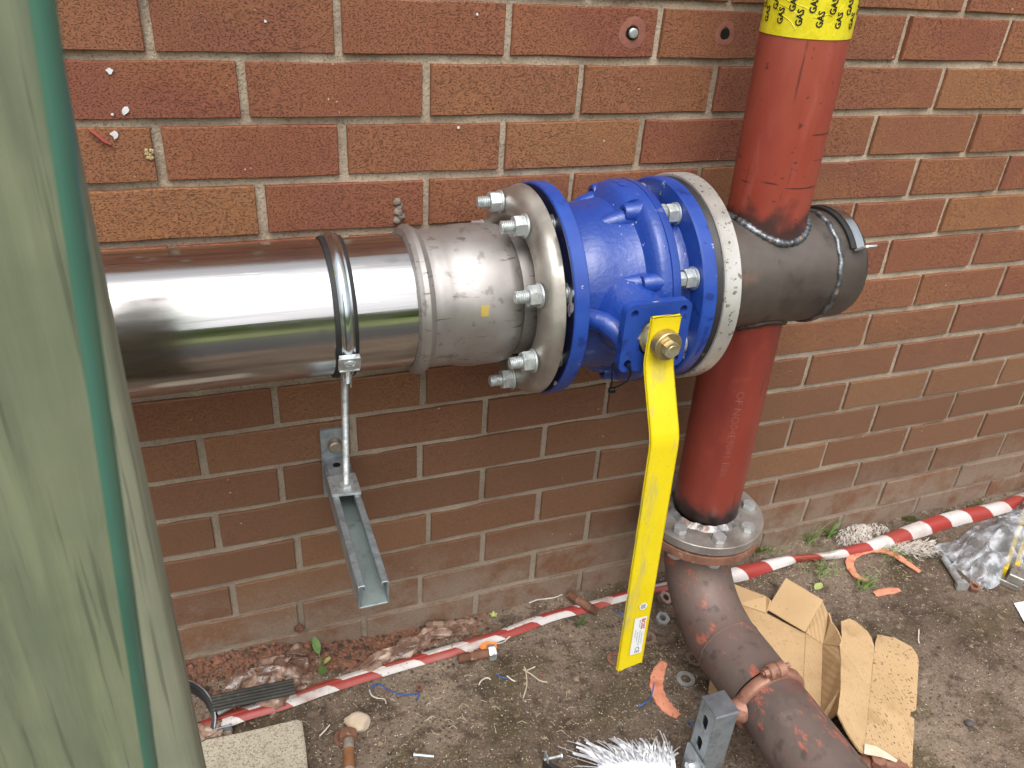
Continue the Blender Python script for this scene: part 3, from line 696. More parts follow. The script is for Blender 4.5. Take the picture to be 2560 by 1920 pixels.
obj('cast_lettering', bm, mat('blue_raised_edge', [(50, 84, 180)], rough=.4), V)
# mounting pad for the stem, facing the viewer
PX, PY, PZ, PW = .541, -.326, .7715, .0905
bm = bmesh.new()
Mp = frame((PX, PY, PZ), (0, -1, 0), (1, 0, 0))     # local x -> +x, local y -> up? checked below
yv = Mp.to_3x3() @ Vector((0, 1, 0)); SY = 1 if yv.z > 0 else -1
slots = [circ(sx * .0335, sy * .0335, .0052, 16) for sx in (-1, 1) for sy in (-1, 1)]
mid = [( .024 * cos(a) * (1 + .08 * cos(3 * a)), .026 * sin(a)) for a in [2 * pi * k / 28 for k in range(28)]]
prism(bm, rrect(PW, PW, .011), -.012, 0, Mp, slots + [mid])
pd_ = obj('mounting_pad', fix(bm), m_blue_s, V, 30, label='square blue actuator pad with four corner holes')
bm = bmesh.new()
lathe(bm, [(-.09, .06), (-.07, .052), (-.052, .044), (-.03, .036), (-.0125, .034)], Mp, 48); lathe(bm, [(-.0121, .034), (-.0121, .024), (-.03, .022)], Mp, 48)
obj('stem_neck', bm, m_blue, V, 60)
# curved rib from the body down into the pad (left side)
bm = bmesh.new()
pts = [axang(.466, .106, 2), Vector((.480, -.266, .775)), Vector((.494, -.281, .774)), Vector((.507, -.297, .766)), Vector((.514, -.312, .75))]
tube(bm, pts, [.012, .013, .014, .015, .012], 14, True); obj('neck_rib', bm, m_blue, V, 60)
bm = bmesh.new(); hexprof(bm, .038, .010, Mp @ Matrix.Translation((-.003, 0, -.008)), .011); obj('gland_nut', fix(bm), m_zinc_y, V)
bm = bmesh.new(); lathe(bm, [(-.02, .0125), (.013, .0125), (.013, 0)], Mp, 24); lathe(bm, [(.002, .0125), (.002, .017), (.011, .017), (.011, .0125)], Mp, 24); obj('stem', bm, m_zinc, V)
# --- lever handle
LX = .541; LW = .0395; LT = .0072
cl = [(-.3415, .8065), (-.3415, .752), (-.3425, .744), (-.346, .734), (-.3795, .668), (-.3835, .657), (-.385, .645), (-.401, .285)]
bm = bmesh.new(); ring = []
nC = len(cl)
for k, (y, z) in enumerate(cl):
    a = Vector((0, cl[min(k + 1, nC - 1)][0] - cl[max(k - 1, 0)][0], cl[min(k + 1, nC - 1)][1] - cl[max(k - 1, 0)][1])).normalized()
    nrm = Vector((0, a.z, -a.y)); nrm = nrm if nrm.y < 0 else -nrm
    p = Vector((LX, y, z)); c_ = .0012
    sec = []
    for sx, sn in ((-1, -1), (1, -1), (1, 1), (-1, 1)):
        ex = LW / 2; en = LT / 2
        for a_, b_ in (((ex - c_), en), (ex, en - c_)) if (sx, sn) in ((-1, -1), (1, 1)) else ((ex, en - c_), (ex - c_, en)):
            sec.append(p + Vector((sx * a_, 0, 0)) + nrm * (sn * b_))
    ring.append([bm.verts.new(q) for q in sec])
    LAST = (p, nrm, a)
for A_, B_ in zip(ring, ring[1:]):
    for k in range(8): bm.faces.new((A_[k], A_[(k + 1) % 8], B_[(k + 1) % 8], B_[k]))
bm.faces.new(ring[0]); 
# curved tip
p, nrm, a = LAST; prev = ring[-1]
tipv = []
for k in range(8):
    q = prev[k].co.copy(); fx = (q.x - LX) / (LW / 2)
    tipv.append(q)
def tipring(f):
    out = []
    for q in tipv:
        fx = (q.x - LX) / (LW / 2); s_ = sqrt(max(0, 1 - (fx * .78 + .12) ** 2)); out.append(bm.verts.new(q + a * (.018 * s_ * f)))
    return out
tr = tipring(1)
for k in range(8): bm.faces.new((prev[k], prev[(k + 1) % 8], tr[(k + 1) % 8], tr[k]))
bm.faces.new(tr)
lever = obj('lever_handle', fix(bm), m_yellow, V, 28, label='long cranked bright yellow lever')
# lever front frame for sticker: point at distance s below the upper bend of the long section
b0 = Vector((LX, cl[6][0], cl[6][1])); b1 = Vector((LX, cl[7][0], cl[7][1])); ad = (b1 - b0).normalized(); an = Vector((0, ad.z, -ad.y)); an = an if an.y < 0 else -an
def lev(u, s_, off=0): return b0 + ad * s_ + Vector((u, 0, 0)) + an * (LT / 2 + .0003 + off)
L_ = (b1 - b0).length
bm = bmesh.new(); s0, s1 = L_ * .765, L_ * .960
cu_ = .0045
bm.faces.new([bm.verts.new(lev(u, s_)) for u, s_ in ((cu_ - .0095, s0), (cu_ + .0095, s0), (cu_ + .0095, s1), (cu_ - .0095, s1))]); st = obj('sticker', bm, m_label, lever, 0, origin=root_loc(lever), label='white printed sticker')
bm = bmesh.new(); bm.faces.new([bm.verts.new(lev(cu_ + x, s0 - .020 + y_)) for x, y_ in circ(.0005, 0, .0062, 20)]); obj('round_sticker', bm, m_label, lever, 0, origin=root_loc(lever))
def put(bm, s, size, u, s_, bold=.0): text(bm, s, size, lambda v: lev(u + v.y, s_ + v.x, .0003), bold)
bm = bmesh.new(); put(bm, 'BOSS', .0085, cu_ + .0045, s0 + .013, .03); obj('sticker_logo', bm, m_redink, lever, 0, origin=root_loc(lever))
bm = bmesh.new()
put(bm, 'CE', .010, cu_ + .001, s1 - .008); obj('ce_mark', bm, m_ink, lever, 0, origin=root_loc(lever)); bm = bmesh.new(); put(bm, 'BALL VALVE', .0026, cu_ - .0005, s0 + .012, .01); put(bm, 'Conforms to EN 331', .0026, cu_ + .0055, s0 + .040)
put(bm, 'DN150 PN16 Gas & Water', .0026, cu_ + .0018, s0 + .040); put(bm, 'Body: Ductile Iron', .0026, cu_ - .0018, s0 + .037); put(bm, 'Max. 200 Deg C', .0022, cu_ - .0055, s0 + .030)
for x_ in (-.003, -.001, .001, .003):
    bm.faces.new([bm.verts.new(lev(cu_ + .0005 + dx, s0 - .020 + dy, .0003)) for dx, dy in ((-.0035, x_ - .0005), (.0035, x_ - .0005), (.0035, x_ + .0004), (-.0035, x_ + .0004))])
obj('sticker_print', bm, m_ink, lever, 0, origin=root_loc(lever))
# hub washer and bolt on the lever
Mh = frame((LX + .0005, -.3452, .7722), (0, -1, 0))
bm = bmesh.new(); lathe(bm, [(0, .0185), (.0105, .0185), (.0115, .0176), (.0115, .011), (.0105, .0102), (.0105, 0)], Mh, 48); hub = obj('hub_washer', fix(bm), m_brass, V)
bm = bmesh.new(); hexprof(bm, .019, .010, Mh @ Matrix.Translation((0, 0, .0107))); lathe(bm, [(.0206, .0066), (.0216, .006), (.0216, 0)], Mh, 20)
obj('stem_bolt', fix(bm), m_zinc_y, V)
# valve bolts
for k in range(8):
    dg = 20.5 + 45 * k
    p = axang(.4115, .1185, dg); bolt(V, p + Vector((-.0008, 0, 0)), (-1, 0, 0), .0028, spin=k * .7 + random.random(), wz=0)
    # right side: nut on the near face of the outlet flange, head behind the steel flange
    p2 = axang(.625, .120, dg + 2)
    M = frame(p2, (-1, 0, 0))
    if k == 0:
        def f_b2(bm): threaded(bm, .0078, -.01, .0245, I4, .0019); lathe(bm, [(-.052, 0), (-.052, .008), (-.0101, .008), (-.0101, 0)], I4, 20); hexprof(bm, .024, .010, Matrix.Translation((0, 0, -.0625)))
        me_b2 = mesh_of('flange_bolt', f_b2, m_zinc)
        me_cap = mesh_of('body_bolt', lambda bm: (hexprof(bm, .018, .0115, I4), lathe(bm, [(-.01, 0), (-.01, .0055), (0, .0055)], I4, 14)), m_zinc)
    b = inst('flange_bolt', me_b2, M @ Matrix.Rotation(k * 1.1, 4, 'Z'), V)
    for nm, me, z in (('nut', me_nut, .0028), ('washer', me_wash, 0)):
        c = D_.objects.new(nm, me); COL.objects.link(c); c.parent = b; c.location = (0, 0, z)
    inst('body_bolt', me_cap, frame(axang(.5948, .1245, dg + 2), (1, 0, 0)) @ Matrix.Rotation(k * .9, 4, 'Z'), V)
# --- cable tie hanging from the lower left pad hole
ct = thing('cable_tie', (PX - .0335, PY, PZ - .04), 'black plastic cable tie looped through the lower left hole of the blue pad', 'cable tie')
hx, hy, hz = PX - .0335, PY, PZ - .0335
bm = bmesh.new(); pts = [Vector((hx, hy + .004, hz + .001)), Vector((hx + .001, hy - .004, hz - .001)), Vector((hx + .003, hy - .006, hz - .010)), Vector((hx + .002, hy - .004, hz - .022)), Vector((hx - .006, hy + .001, hz - .031)), Vector((hx - .013, hy + .006, hz - .036))]
tube(bm, pts, .0021, 8, True, .5)
tube(bm, [Vector((hx - .013, hy + .006, hz - .036)), Vector((hx - .012, hy + .012, hz - .022)), Vector((hx - .011, hy + .014, hz - .006)), Vector((hx - .006, hy + .014, hz + .002))], .0019, 8, True, .5)
obj('strap', bm, m_plastic_b, ct); bm = bmesh.new(); box(bm, (hx - .0135, hy + .005, hz - .0385), (.0085, .006, .006), bev=.0007); obj('locking_head', bm, m_plastic_b, ct)

# --- steel header, riser and drop
H = thing('gas_pipe', (.81, YA, ZA), 'dark steel gas header with red riser taped yellow and red drop leg below', 'gas pipe')
bm = bmesh.new(); lathe(bm, [(.6472, .086), (.6472, .1395), (.6552, .1425), (.6552, .086)], AX(), 96, closed=True); obj('gasket', fix(bm), m_blackface, H)
bm = bmesh.new(); lathe(bm, [(.6555, .084), (.6555, .1452), (.657, .147), (.6795, .147), (.681, .1455), (.681, .0842)], AX(), 128, closed=True); obj('header_flange', fix(bm), m_flange_st, H, label='speckled bare steel flange behind the blue one')
bm = bmesh.new(); lathe(bm, [(.676, RP), (.8965, RP)], AX(), 128); obj('header', bm, m_steel, H)
bm = bmesh.new(); lathe(bm, [(.8965, RP), (.93, RP), (.943, .0835), (.951, .081), (.957, .072), (.960, .055), (.961, 0)], AX(), 128); obj('end_cap', bm, m_steel, H, 60, label='domed steel cap on the right end')
def bead(bm, pts, r, seg=8, closed=True, bump=.22):
    n = len(pts)
    rad = [r * (1 + .5 * bump * sin(k * 2.1) + .35 * nz((k * .13, r * 900, 0), 1) + random.uniform(-.07, .07)) for k in range(n)]
    if closed: pts = pts + [pts[0]]; rad = rad + [rad[0]]
    tube(bm, pts, rad, seg, not closed)
bm = bmesh.new(); bead(bm, [axang(.8965 + .0012 * sin(k * .9), RP, k * 3) for k in range(120)], .0042); obj('cap_weld', bm, m_weld, H, 60)
bm = bmesh.new(); bead(bm, [axang(.6815, RP, k * 3) for k in range(120)], .003); obj('flange_weld', bm, m_weld, H, 60)
RR = .0571
def rx(z): return .812 - .021 * (z - ZA)          # the riser leans a hair
def ry(z): return YA
TD = Vector((-.021, 0, 1)).normalized()
def pipept(a, z, r=RR): return Vector((rx(z) + r * cos(a), YA + r * sin(a), z))
def vpipe(name, z0, z1, r, m, seg=96, nz_=40, parent=H, cut=False, lo_cut=False):
    bm = bmesh.new(); rows = []
    for j in range(nz_ + 1):
        row = []
        for k in range(seg):
            a = 2 * pi * k / seg; zc = ZA + sqrt(max(0, RP ** 2 - (RR * sin(a)) ** 2)) * (1 if z1 > ZA else -1)
            lo, hi = z0, z1
            if cut: lo = zc - .003
            if lo_cut: hi = zc + .003
            z = lo + (hi - lo) * j / nz_; row.append(bm.verts.new(pipept(a, z, r)))
        rows.append(row)
    for A_, B_ in zip(rows, rows[1:]):
        for k in range(seg): bm.faces.new((A_[k], A_[(k + 1) % seg], B_[(k + 1) % seg], B_[k]))
    return bm
bm = vpipe('riser', ZA, 1.6, RR, m_red, cut=True); obj('riser', bm, m_red, H, 80, origin=(.812, YA, ZA - .04), label='red oxide painted riser')
bm = vpipe('drop', .318, ZA, RR, m_red2, lo_cut=True); obj('drop_leg', bm, m_red2, H, 80, origin=(.812, YA, .318), label='dark red drop leg scorched above its flange')
def satur(sgn, a0, a1, r, n=90):
    P = []
    for k in range(n):
        a = radians(a0 + (a1 - a0) * k / n); z = ZA + sgn * sqrt(RP ** 2 - (RR * sin(a)) ** 2); P.append(pipept(a, z, RR + r * .35))
    return P
bm = bmesh.new(); bead(bm, satur(1, 0, 360, .005, 130), .0058, 8, True, .3); obj('riser_weld', bm, m_weld, H, 60, label='rippled weld seam round the foot of the riser')
bm = bmesh.new(); bead(bm, satur(-1, 0, 360, .004, 110), .0042); obj('drop_weld', bm, mat('dark_weld', [(50, 40, 36), (84, 66, 58)], 60, rough=.5, metal=.5, bump=[(160, .7, .002)]), H, 60)
# yellow gas tape wrapped round the riser
bm = bmesh.new(); rows = []
TZ0 = 1.098
for j in range(41):
    row = []
    for k in range(128):
        a = 2 * pi * k / 128; z = TZ0 + j * .011 + .0016 * sin(a * 1 + 1) * (j == 0)
        rr = RR + .0009 + .0004 * nz((a * 3, z * 30, 0), 1.7); row.append(bm.verts.new(pipept(a, z, rr)))
    rows.append(row)
for A_, B_ in zip(rows, rows[1:]):
    for k in range(128): bm.faces.new((A_[k], A_[(k + 1) % 128], B_[(k + 1) % 128], B_[k]))
tp = obj('tape', bm, m_tape_y, H, 80, label='yellow GAS identification tape')
# angle on the riser that faces the camera
af = atan2(CAM.y - YA, CAM.x - .805)
pitch = .0243 / RR
for rowi, (zc, ph) in enumerate(((TZ0 + .0215, 0), (TZ0 + .037, .55), (TZ0 + .094, .2), (TZ0 + .110, .75), (TZ0 + .166, .1), (TZ0 + .182, .65))):
    for k in range(-7, 8):
        a = af + (k + ph) * pitch - .16
        if zc > 1.2: continue
        bm = bmesh.new(); text(bm, 'GAS', .0112, lambda v, a=a, zc=zc: pipept(a + v.y * -1 / RR, zc + v.x * .92, RR + .0016), .028)
        obj('printed_word', bm, m_ink, tp, 0, origin=root_loc(tp))
bm = bmesh.new()
for (a0_, z0_, a1_, z1_) in ((-.95, .050, .35, .022), (-.75, .032, -.2, .008), (-1.0, .045, -.1, .020), (.45, .012, .75, .040), (.62, 0.004, .78, .03), (.1, .024, .5, .026)):
    pts = [pipept(af + a0_ + (a1_ - a0_) * k / 8, TZ0 + z0_ + (z1_ - z0_) * k / 8 - .002 * sin(k * .8), RR + .0012) for k in range(9)]
    tube(bm, pts, .00035, 6)
obj('tape_crease', bm, m_tape_y, tp, 60, origin=root_loc(tp))
# faint stencil on the drop leg
bm = bmesh.new()
text(bm, 'OF NO04E9041 B86', .0175, lambda v: pipept(af + .30 + v.y / RR, .505 - v.x * 1.12, RR + .0004), -.0)
obj('stencil_marking', bm, m_white_ink, H, 0)
# flange pair at the foot of the drop leg
FX, FY, FR = .8165, YA, .1075
def disc_flange(z0, z1, ri, m, name, parent, lab=None):
    bm = bmesh.new(); M = Matrix.Translation((FX, FY, 0)); lathe(bm, [(z0, ri), (z0, FR - .001), (z0 + .001, FR), (z1 - .001, FR), (z1, FR - .001), (z1, ri)], M, 96, closed=True)
    return obj(name, fix(bm), m, parent, 30, label=lab)
disc_flange(.2935, .3105, .05, mat('drop_flange_steel', [(138, 132, 126), (160, 154, 148), (122, 114, 108)], 12, rough=.42, metal=.5, rvar=.07, layers=[dict(c=(112, 78, 58), s=22, lo=0.580, hi=0.728, f=.5, r=.7, m=.1), dict(c=(190, 186, 180), s=160, lo=0.635, hi=0.691, f=.5)], bump=[(120, .2, .001)]), 'drop_flange', H, 'bare steel flange under the red drop leg')
bm = bmesh.new(); M = Matrix.Translation((FX, FY, 0)); lathe(bm, [(.3105, .067), (.313, .0645), (.316, .0602), (.318, .0575)], M, 80, wob=lambda t_, h: .0012 * sin(17 * t_) * (h < .32) + .001 * sin(9 * t_))
obj('foot_weld', bm, mat('grey_weld', [(110, 106, 104), (150, 148, 146), (92, 82, 76)], 40, rough=.4, metal=.7, layers=[dict(c=(140, 86, 52), s=26, lo=0.540, hi=0.660, f=.8, m=0, r=.8)], bump=[(140, .8, .002)]), H, 60)
# bolts of this flange
me_b3 = mesh_of('flange_screw', lambda bm: (hexprof(bm, .0212, .0095, I4), lathe(bm, [(-.05, 0), (-.05, .0078), (0, .0078)], I4, 16), hexprof(bm, .0235, .012, Matrix.Translation((0, 0, -.054)))), m_zinc)
for k in range(8):
    a = radians(-14 + 45 * k); inst('flange_screw', me_b3, Matrix.Translation((FX + .0865 * cos(a), FY + .0865 * sin(a), .3108)) @ Matrix.Rotation(k * .8, 4, 'Z'), H)

# --- rusty elbow pipe running towards the viewer
E_ = thing('rusty_elbow_pipe', (.815, -.3, .0), 'old rusty elbow pipe bending from the lower flange towards the viewer', 'pipe')
disc_flange(.2715, .289, .05, m_rust, 'elbow_flange', E_, 'rusty mating flange')
R3 = .0595; RB = .155
pts = [Vector((FX, FY, .285))]; zt = .275
for k in range(0, 25):
    a = radians(90 * k / 24); pts.append(Vector((FX - .004 * k / 24, FY - RB * (1 - cos(a)), zt - RB * sin(a))))
zb = zt - RB
ye = FY - RB
def run(y0, y1, n): return [Vector((.8125, y0 + (y1 - y0) * k / n, zb - .0)) for k in range(1, n + 1)]
bm = bmesh.new(); pp = pts + run(ye, ye - .10, 10); tube(bm, pp, R3, 72, False); obj('elbow', bm, m_rustpipe, E_, 60)
bm = bmesh.new(); tube(bm, run(ye - .098, -1.02, 40), R3 * .985, 72, False); obj('straight_pipe', bm, m_rustpipe, E_, 60)
bm = bmesh.new(); bead(bm, [Vector((.8125 + R3 * cos(radians(k * 4)), ye - .001, zb + R3 * sin(radians(k * 4)))) for k in range(90)], .0012); obj('butt_weld', bm, m_rustpipe, E_, 60)
# --- split ring clamp on it
rc = thing('pipe_ring', (.8125, -.418, zb), 'copper-brown split pipe ring bolted round the rusty pipe', 'pipe ring')
CY = -.421
Mr = Matrix(((1, 0, 0, .8125), (0, 0, 1, CY), (0, -1, 0, zb), (0, 0, 0, 1)))
Mr = Matrix(((1, 0, 0, .8125), (0, 0, -1, CY), (0, 1, 0, zb), (0, 0, 0, 1)))  # local x->x, y->z, z->-y
bm = bmesh.new(); lathe(bm, [(-.010, R3 - .001), (-.010, R3 + .004), (-.006, R3 + .007), (.006, R3 + .007), (.010, R3 + .004), (.010, R3 - .001)], Mr, 72, closed=True); obj('ring_band', fix(bm), m_copper, rc, 60)
bm = bmesh.new()
for off in (-.009, .009):
    c = Vector((.8125 + off * .9 - .004, CY, zb + R3 + .012)); Mx = frame(c, (1, 0, .1)); lathe(bm, [(-.0075, 0), (-.0075, .0115), (-.006, .013), (.006, .013), (.0075, .0115), (.0075, 0)], Mx, 24)
obj('ring_lug', fix(bm), m_copper, rc, 40)
bm = bmesh.new(); c = Vector((.8125 - .0195, CY, zb + R3 + .013)); hexprof(bm, .013, .008, frame(c, (-1, 0, -.1))); lathe(bm, [(-.04, 0), (-.04, .004), (.011, .004), (.011, 0)], frame(c, (-1, 0, -.1)), 12); obj('lug_bolt', fix(bm), m_copper, rc)
bm = bmesh.new(); Mb = frame((.8125 - R3 - .004, CY - .004, zb + .004), (-1, 0, .12)); lathe(bm, [(-.004, .021), (.004, .018), (.012, .0165), (.030, .0165), (.0325, .0145), (.0325, 0)], Mb, 32); obj('ring_boss', fix(bm), m_copper, rc, 50)

# --- strut support post
sp = thing('support_post', (.694, -.440, 0), 'short upright galvanised slotted strut post beside the rusty pipe', 'strut post')
CX_, CY_, PT = .6945, -.4395, .1755; HS = .0205
def slotted(bm, M, w, z0, z1, zs_, sw=.0065, sl=.014, th=.0025):
    holes = [[(x_ * 1, y_) for x_, y_ in ([( sw * cos(a), zc + sl - sw + sw * sin(a)) for a in [pi * k / 8 for k in range(9)]] + [(sw * cos(a), zc - sl + sw + sw * sin(a)) for a in [pi + pi * k / 8 for k in range(9)]])] for zc in zs_]
    prism(bm, [(-w / 2, z0), (w / 2, z0), (w / 2, z1), (-w / 2, z1)], -th, 0, M, holes)
bm = bmesh.new()
Mx = Matrix(((0, 0, -1, CX_ - HS), (-1, 0, 0, CY_), (0, 1, 0, 0), (0, 0, 0, 1)))      # faces -x
slotted(bm, Mx, 2 * HS - .002, -.02, PT, [.142, .092, .042])
obj('slotted_face', fix(bm), m_galv, sp, 20)
bm = bmesh.new()
for vs_ in (((CX_, CY_ - HS + .00125, (PT - .02) / 2), (2 * HS, .0025, PT + .02)), ((CX_ + HS - .00125, CY_, (PT - .02) / 2), (.0025, 2 * HS - .006, PT + .02)), ((CX_, CY_ + HS - .00125, (PT - .02) / 2), (2 * HS, .0025, PT + .02))): box(bm, vs_[0], vs_[1], bev=.0008)
obj('channel', bm, m_galv, sp, 30)
bm = bmesh.new(); box(bm, (CX_, CY_, PT + .0015), (2 * HS + .001, 2 * HS + .001, .003), bev=.0012); obj('end_plate', bm, mat('dull_zinc_cap', [(104, 108, 114), (130, 132, 136)], 40, rough=.5, metal=.7, bump=[(60, .6, .002)]), sp, 30)
bm = bmesh.new(); box(bm, (CX_ - HS - .0035, CY_ - .004, .036), (.005, .047, .07), bev=.001); obj('bracket_plate', bm, m_galv, sp, 30); bm = bmesh.new(); box(bm, (CX_ + HS + .003, CY_ + .004, .075), (.004, .04, .06), bev=.001); obj('bracket_plate', bm, m_galv, sp, 30)
bm = bmesh.new(); hexprof(bm, .017, .009, frame((CX_ - HS - .006, CY_ - .006, .044), (-1, 0, 0))); hexprof(bm, .017, .009, frame((CX_ - HS - .006, CY_ - .006, .014), (-1, 0, 0))); obj('plate_bolt', bm, m_zinc, sp, 30)

# --- pipe clamp on the stainless pipe with its rod
pc = thing('pipe_clamp', (.184, YA, ZA), 'rubber-lined zinc pipe clamp hung round the polished pipe on a threaded rod', 'pipe clamp')
bm = bmesh.new(); lathe(bm, [(.1695, RP + .0003), (.1695, RP + .0034), (.1712, RP + .0042), (.1940, RP + .0042), (.1957, RP + .0034), (.1957, RP + .0003)], AX(), 128, closed=True); obj('rubber_lining', fix(bm), m_rubber, pc, 50)
bm = bmesh.new(); lathe(bm, [(.1748, RP + .004), (.1748, RP + .0068), (.1768, RP + .0058), (.1795, RP + .0078), (.1826, RP + .0085), (.1858, RP + .0078), (.1885, RP + .0058), (.1905, RP + .0068), (.1905, RP + .004)], AX(), 128, closed=True); obj('band', fix(bm), m_zincs, pc, 60)
a_t = -20
Mt = frame(axang(.1826, RP + .0075, a_t), axang(0, 1, a_t) - axang(0, 0, a_t), (1, 0, 0))
bm = bmesh.new(); prism(bm, rrect(.026, .020, .002), 0, .0028, Mt @ Matrix.Translation((0, -.001, .003))); box(bm, (0, .0095, .0035), (.024, .0025, .007), Mt, .0005); box(bm, (0, -.0115, .0035), (.024, .0025, .007), Mt, .0005); obj('closing_tab', fix(bm), m_zinc, pc, 30)
bm = bmesh.new(); lathe(bm, [(.0058, .0078), (.0088, .0074), (.0098, .005), (.0088, .002), (.0088, 0)], Mt, 24); box(bm, (0, 0, .0099), (.009, .0013, .0006), Mt); box(bm, (0, 0, .0099), (.0013, .009, .0006), Mt); obj('tab_screw', bm, m_zinc, pc, 40)
bm = bmesh.new()
# lower ear and boss
for xo in (-.0042, .0042): box(bm, (.1826 + xo, YA - .062, ZA - .0685), (.0016, .012, .022), None, .0004)
threaded(bm, .0028, 0, .026, frame((.1826, YA - .078, ZA - .045), (0, .28, -1)), .0012, 12)
obj('clamp_ear', bm, m_zinc, pc, 30)
Rt, Rb_ = Vector((.1905, YA + .002, ZA - RP - .004)), Vector((.1938, -.0905, .445))
rd = (Rb_ - Rt).normalized()
bm = bmesh.new(); hexprof(bm, .017, .010, frame(Rt + rd * .004, rd)); obj('rod_boss', bm, m_zinc, pc, 30)
bm = bmesh.new(); threaded(bm, .0052, 0, (Rb_ - Rt).length + .004, frame(Rt, rd), .0016, 18); obj('threaded_rod', fix(bm), m_zinc, pc, 50)

# --- cantilever strut bracket on the wall
cb = thing('cantilever_bracket', (.192, 0, .42), 'galvanised cantilever strut bracket bolted to the brick wall', 'bracket')
ZT = .44; x0, x1 = .1705, .2115; YE = -.303; zb_ = ZT - .0395
bm = bmesh.new(); Mw = frame((.191, -.0035, .431), (0, -1, 0), (1, 0, 0)); prism(bm, rrect(.043, .130, .003), 0, .006, Mw, [circ(.002, SY * .004, .0055, 16)]); obj('base_plate', fix(bm), m_galv, cb, 30)
bm = bmesh.new()
# open channel: bottom, two sides, inturned lips
def bar(xa, xb, ya, yb, za, zc, bev=.0007): box(bm, ((xa + xb) / 2, (ya + yb) / 2, (za + zc) / 2), (abs(xb - xa), abs(yb - ya), abs(zc - za)), bev=bev)
tk = .0025
bar(x0, x0 + tk, -.009, YE, zb_, ZT - .0005); bar(x1 - tk, x1, -.009, YE, zb_, ZT - .0005)
bar(x0 + tk - .0005, x0 + .0095, -.009, YE + .0004, ZT - tk, ZT); bar(x1 - .0095, x1 - tk + .0005, -.009, YE + .0004, ZT - tk, ZT)
bar(x0 + .0074, x0 + .0096, -.009, YE + .0008, ZT - .010, ZT - tk + .0002); bar(x1 - .0096, x1 - .0074, -.009, YE + .0008, ZT - .010, ZT - tk + .0002)
obj('channel_side', bm, m_galv, cb, 30)
bm = bmesh.new(); bar(x0 + tk - .0004, x1 - tk + .0004, -.009, YE, zb_, zb_ + tk, .0004); obj('channel_floor', bm, m_galv_in, cb, 30)
bm = bmesh.new()
Mq = Matrix.Translation(((x0 + x1) / 2, 0, ZT + .0003))
prism(bm, [(-.0215, -.1075), (.0215, -.1125), (.0215, -.062), (-.0215, -.062)], 0, .005, Mq); obj('channel_washer', fix(bm), m_zinc, cb, 30)
bm = bmesh.new(); box(bm, ((x0 + x1) / 2, -.034, ZT + .002), (.036, .052, .003), bev=.0008); obj('gusset_plate', bm, m_galv, cb, 30)
bm = bmesh.new(); prism(bm, circ(0, 0, .006, 14), 0, .0006, Matrix.Translation(((x0 + x1) / 2 - .002, -.033, ZT + .0037))); obj('plate_hole', fix(bm), m_plastic_b, cb)
bm = bmesh.new(); hexprof(bm, .019, .009, frame(Rb_ + Vector((0, 0, -.0005)), -rd)); obj('rod_nut', bm, m_zinc, cb, 30)
p = Vector((.191, -.0098, .4665)); bm = bmesh.new(); lathe(bm, [(0, 0), (0, .0125), (.0015, .0125), (.0015, 0)], frame(p, (0, -1, 0)), 24); lathe(bm, [(.0015, .0105), (.009, .0105), (.0105, .009), (.0105, 0)], frame(p, (0, -1, 0)), 24)
obj('anchor_bolt', fix(bm), mat('bronze_bolt', [(150, 136, 120), (172, 160, 146)], 50, rough=.35, metal=.9), cb, 40)

# --- open clamp half sitting on the end cap
oc = thing('open_clamp', (.93, YA, ZA + .09), 'half of a rubber-lined clamp draped over the capped end of the dark header', 'pipe clamp')
def halfring(bm, xa, xb, ra, rb_, d0, d1, seg=40):
    rows = []
    for k in range(seg + 1):
        dg = d0 + (d1 - d0) * k / seg; rows.append([bm.verts.new(axang(x, r, dg)) for x, r in ((xa, ra), (xa, rb_), (xb, rb_), (xb, ra))])
    for A_, B_ in zip(rows, rows[1:]):
        for k in range(4): bm.faces.new((A_[k], A_[(k + 1) % 4], B_[(k + 1) % 4], B_[k]))
    bm.faces.new(rows[0]); bm.faces.new(rows[-1])
bm = bmesh.new(); halfring(bm, .916, .942, RP + .0003, RP + .0045, 36, 165); obj('rubber_lining', fix(bm), m_rubber, oc, 40)
bm = bmesh.new(); halfring(bm, .9235, .9375, RP + .0046, RP + .0068, 34, 166); obj('band', fix(bm), m_zincs, oc, 40)
bm = bmesh.new(); pt = axang(.930, RP + .006, 34); nd = axang(0, 1, 34) - axang(0, 0, 34)
Mt = frame(pt + nd * .010, Vector((0, -nd.z, nd.y)), (1, 0, 0)); prism(bm, rrect(.022, .026, .004), -.0014, .0014, Mt); obj('end_tab', fix(bm), m_zinc, oc, 30)
bm = bmesh.new(); threaded(bm, .003, 0, .03, frame(axang(.918, RP + .010, 128), (-.3, 0, 1)), .0012, 12); obj('tab_screw', bm, m_zinc, oc, 30)

# ================================================================== FOREGROUND POST AND GLASS
tp_ = thing('timber_post', (-.06, -.55, 0), 'weathered greenish timber post close to the camera along the left edge', 'timber post')
bm = bmesh.new(); xR = -.0145; xL = -.155; yF = -.600; yB = -.565
cols = []
zz = lin_steps(-.02, 1.75, 60)
for z in zz:
    wv = .0006 * nz((0, 0, z), 2.2) + .0035 * max(0, z - .93)
    cols.append([bm.verts.new((x + wv + (.0008 * nz((x, y, z), 14)), y, z)) for x, y in ((xL, yF), (xL + .02, yF), (xL + .05, yF - .0004), (xR - .03, yF), (xR - .012, yF), (xR - .004, yF + .002), (xR, yF + .007), (xR + .001, yF + .03), (xR, yB), (xL, yB))])
for A_, B_ in zip(cols, cols[1:]):
    for k in range(10): bm.faces.new((A_[k], A_[(k + 1) % 10], B_[(k + 1) % 10], B_[k]))
bm.faces.new(cols[0]); bm.faces.new(cols[-1])
obj('post_shaft', fix(bm), m_wood, tp_, 40)
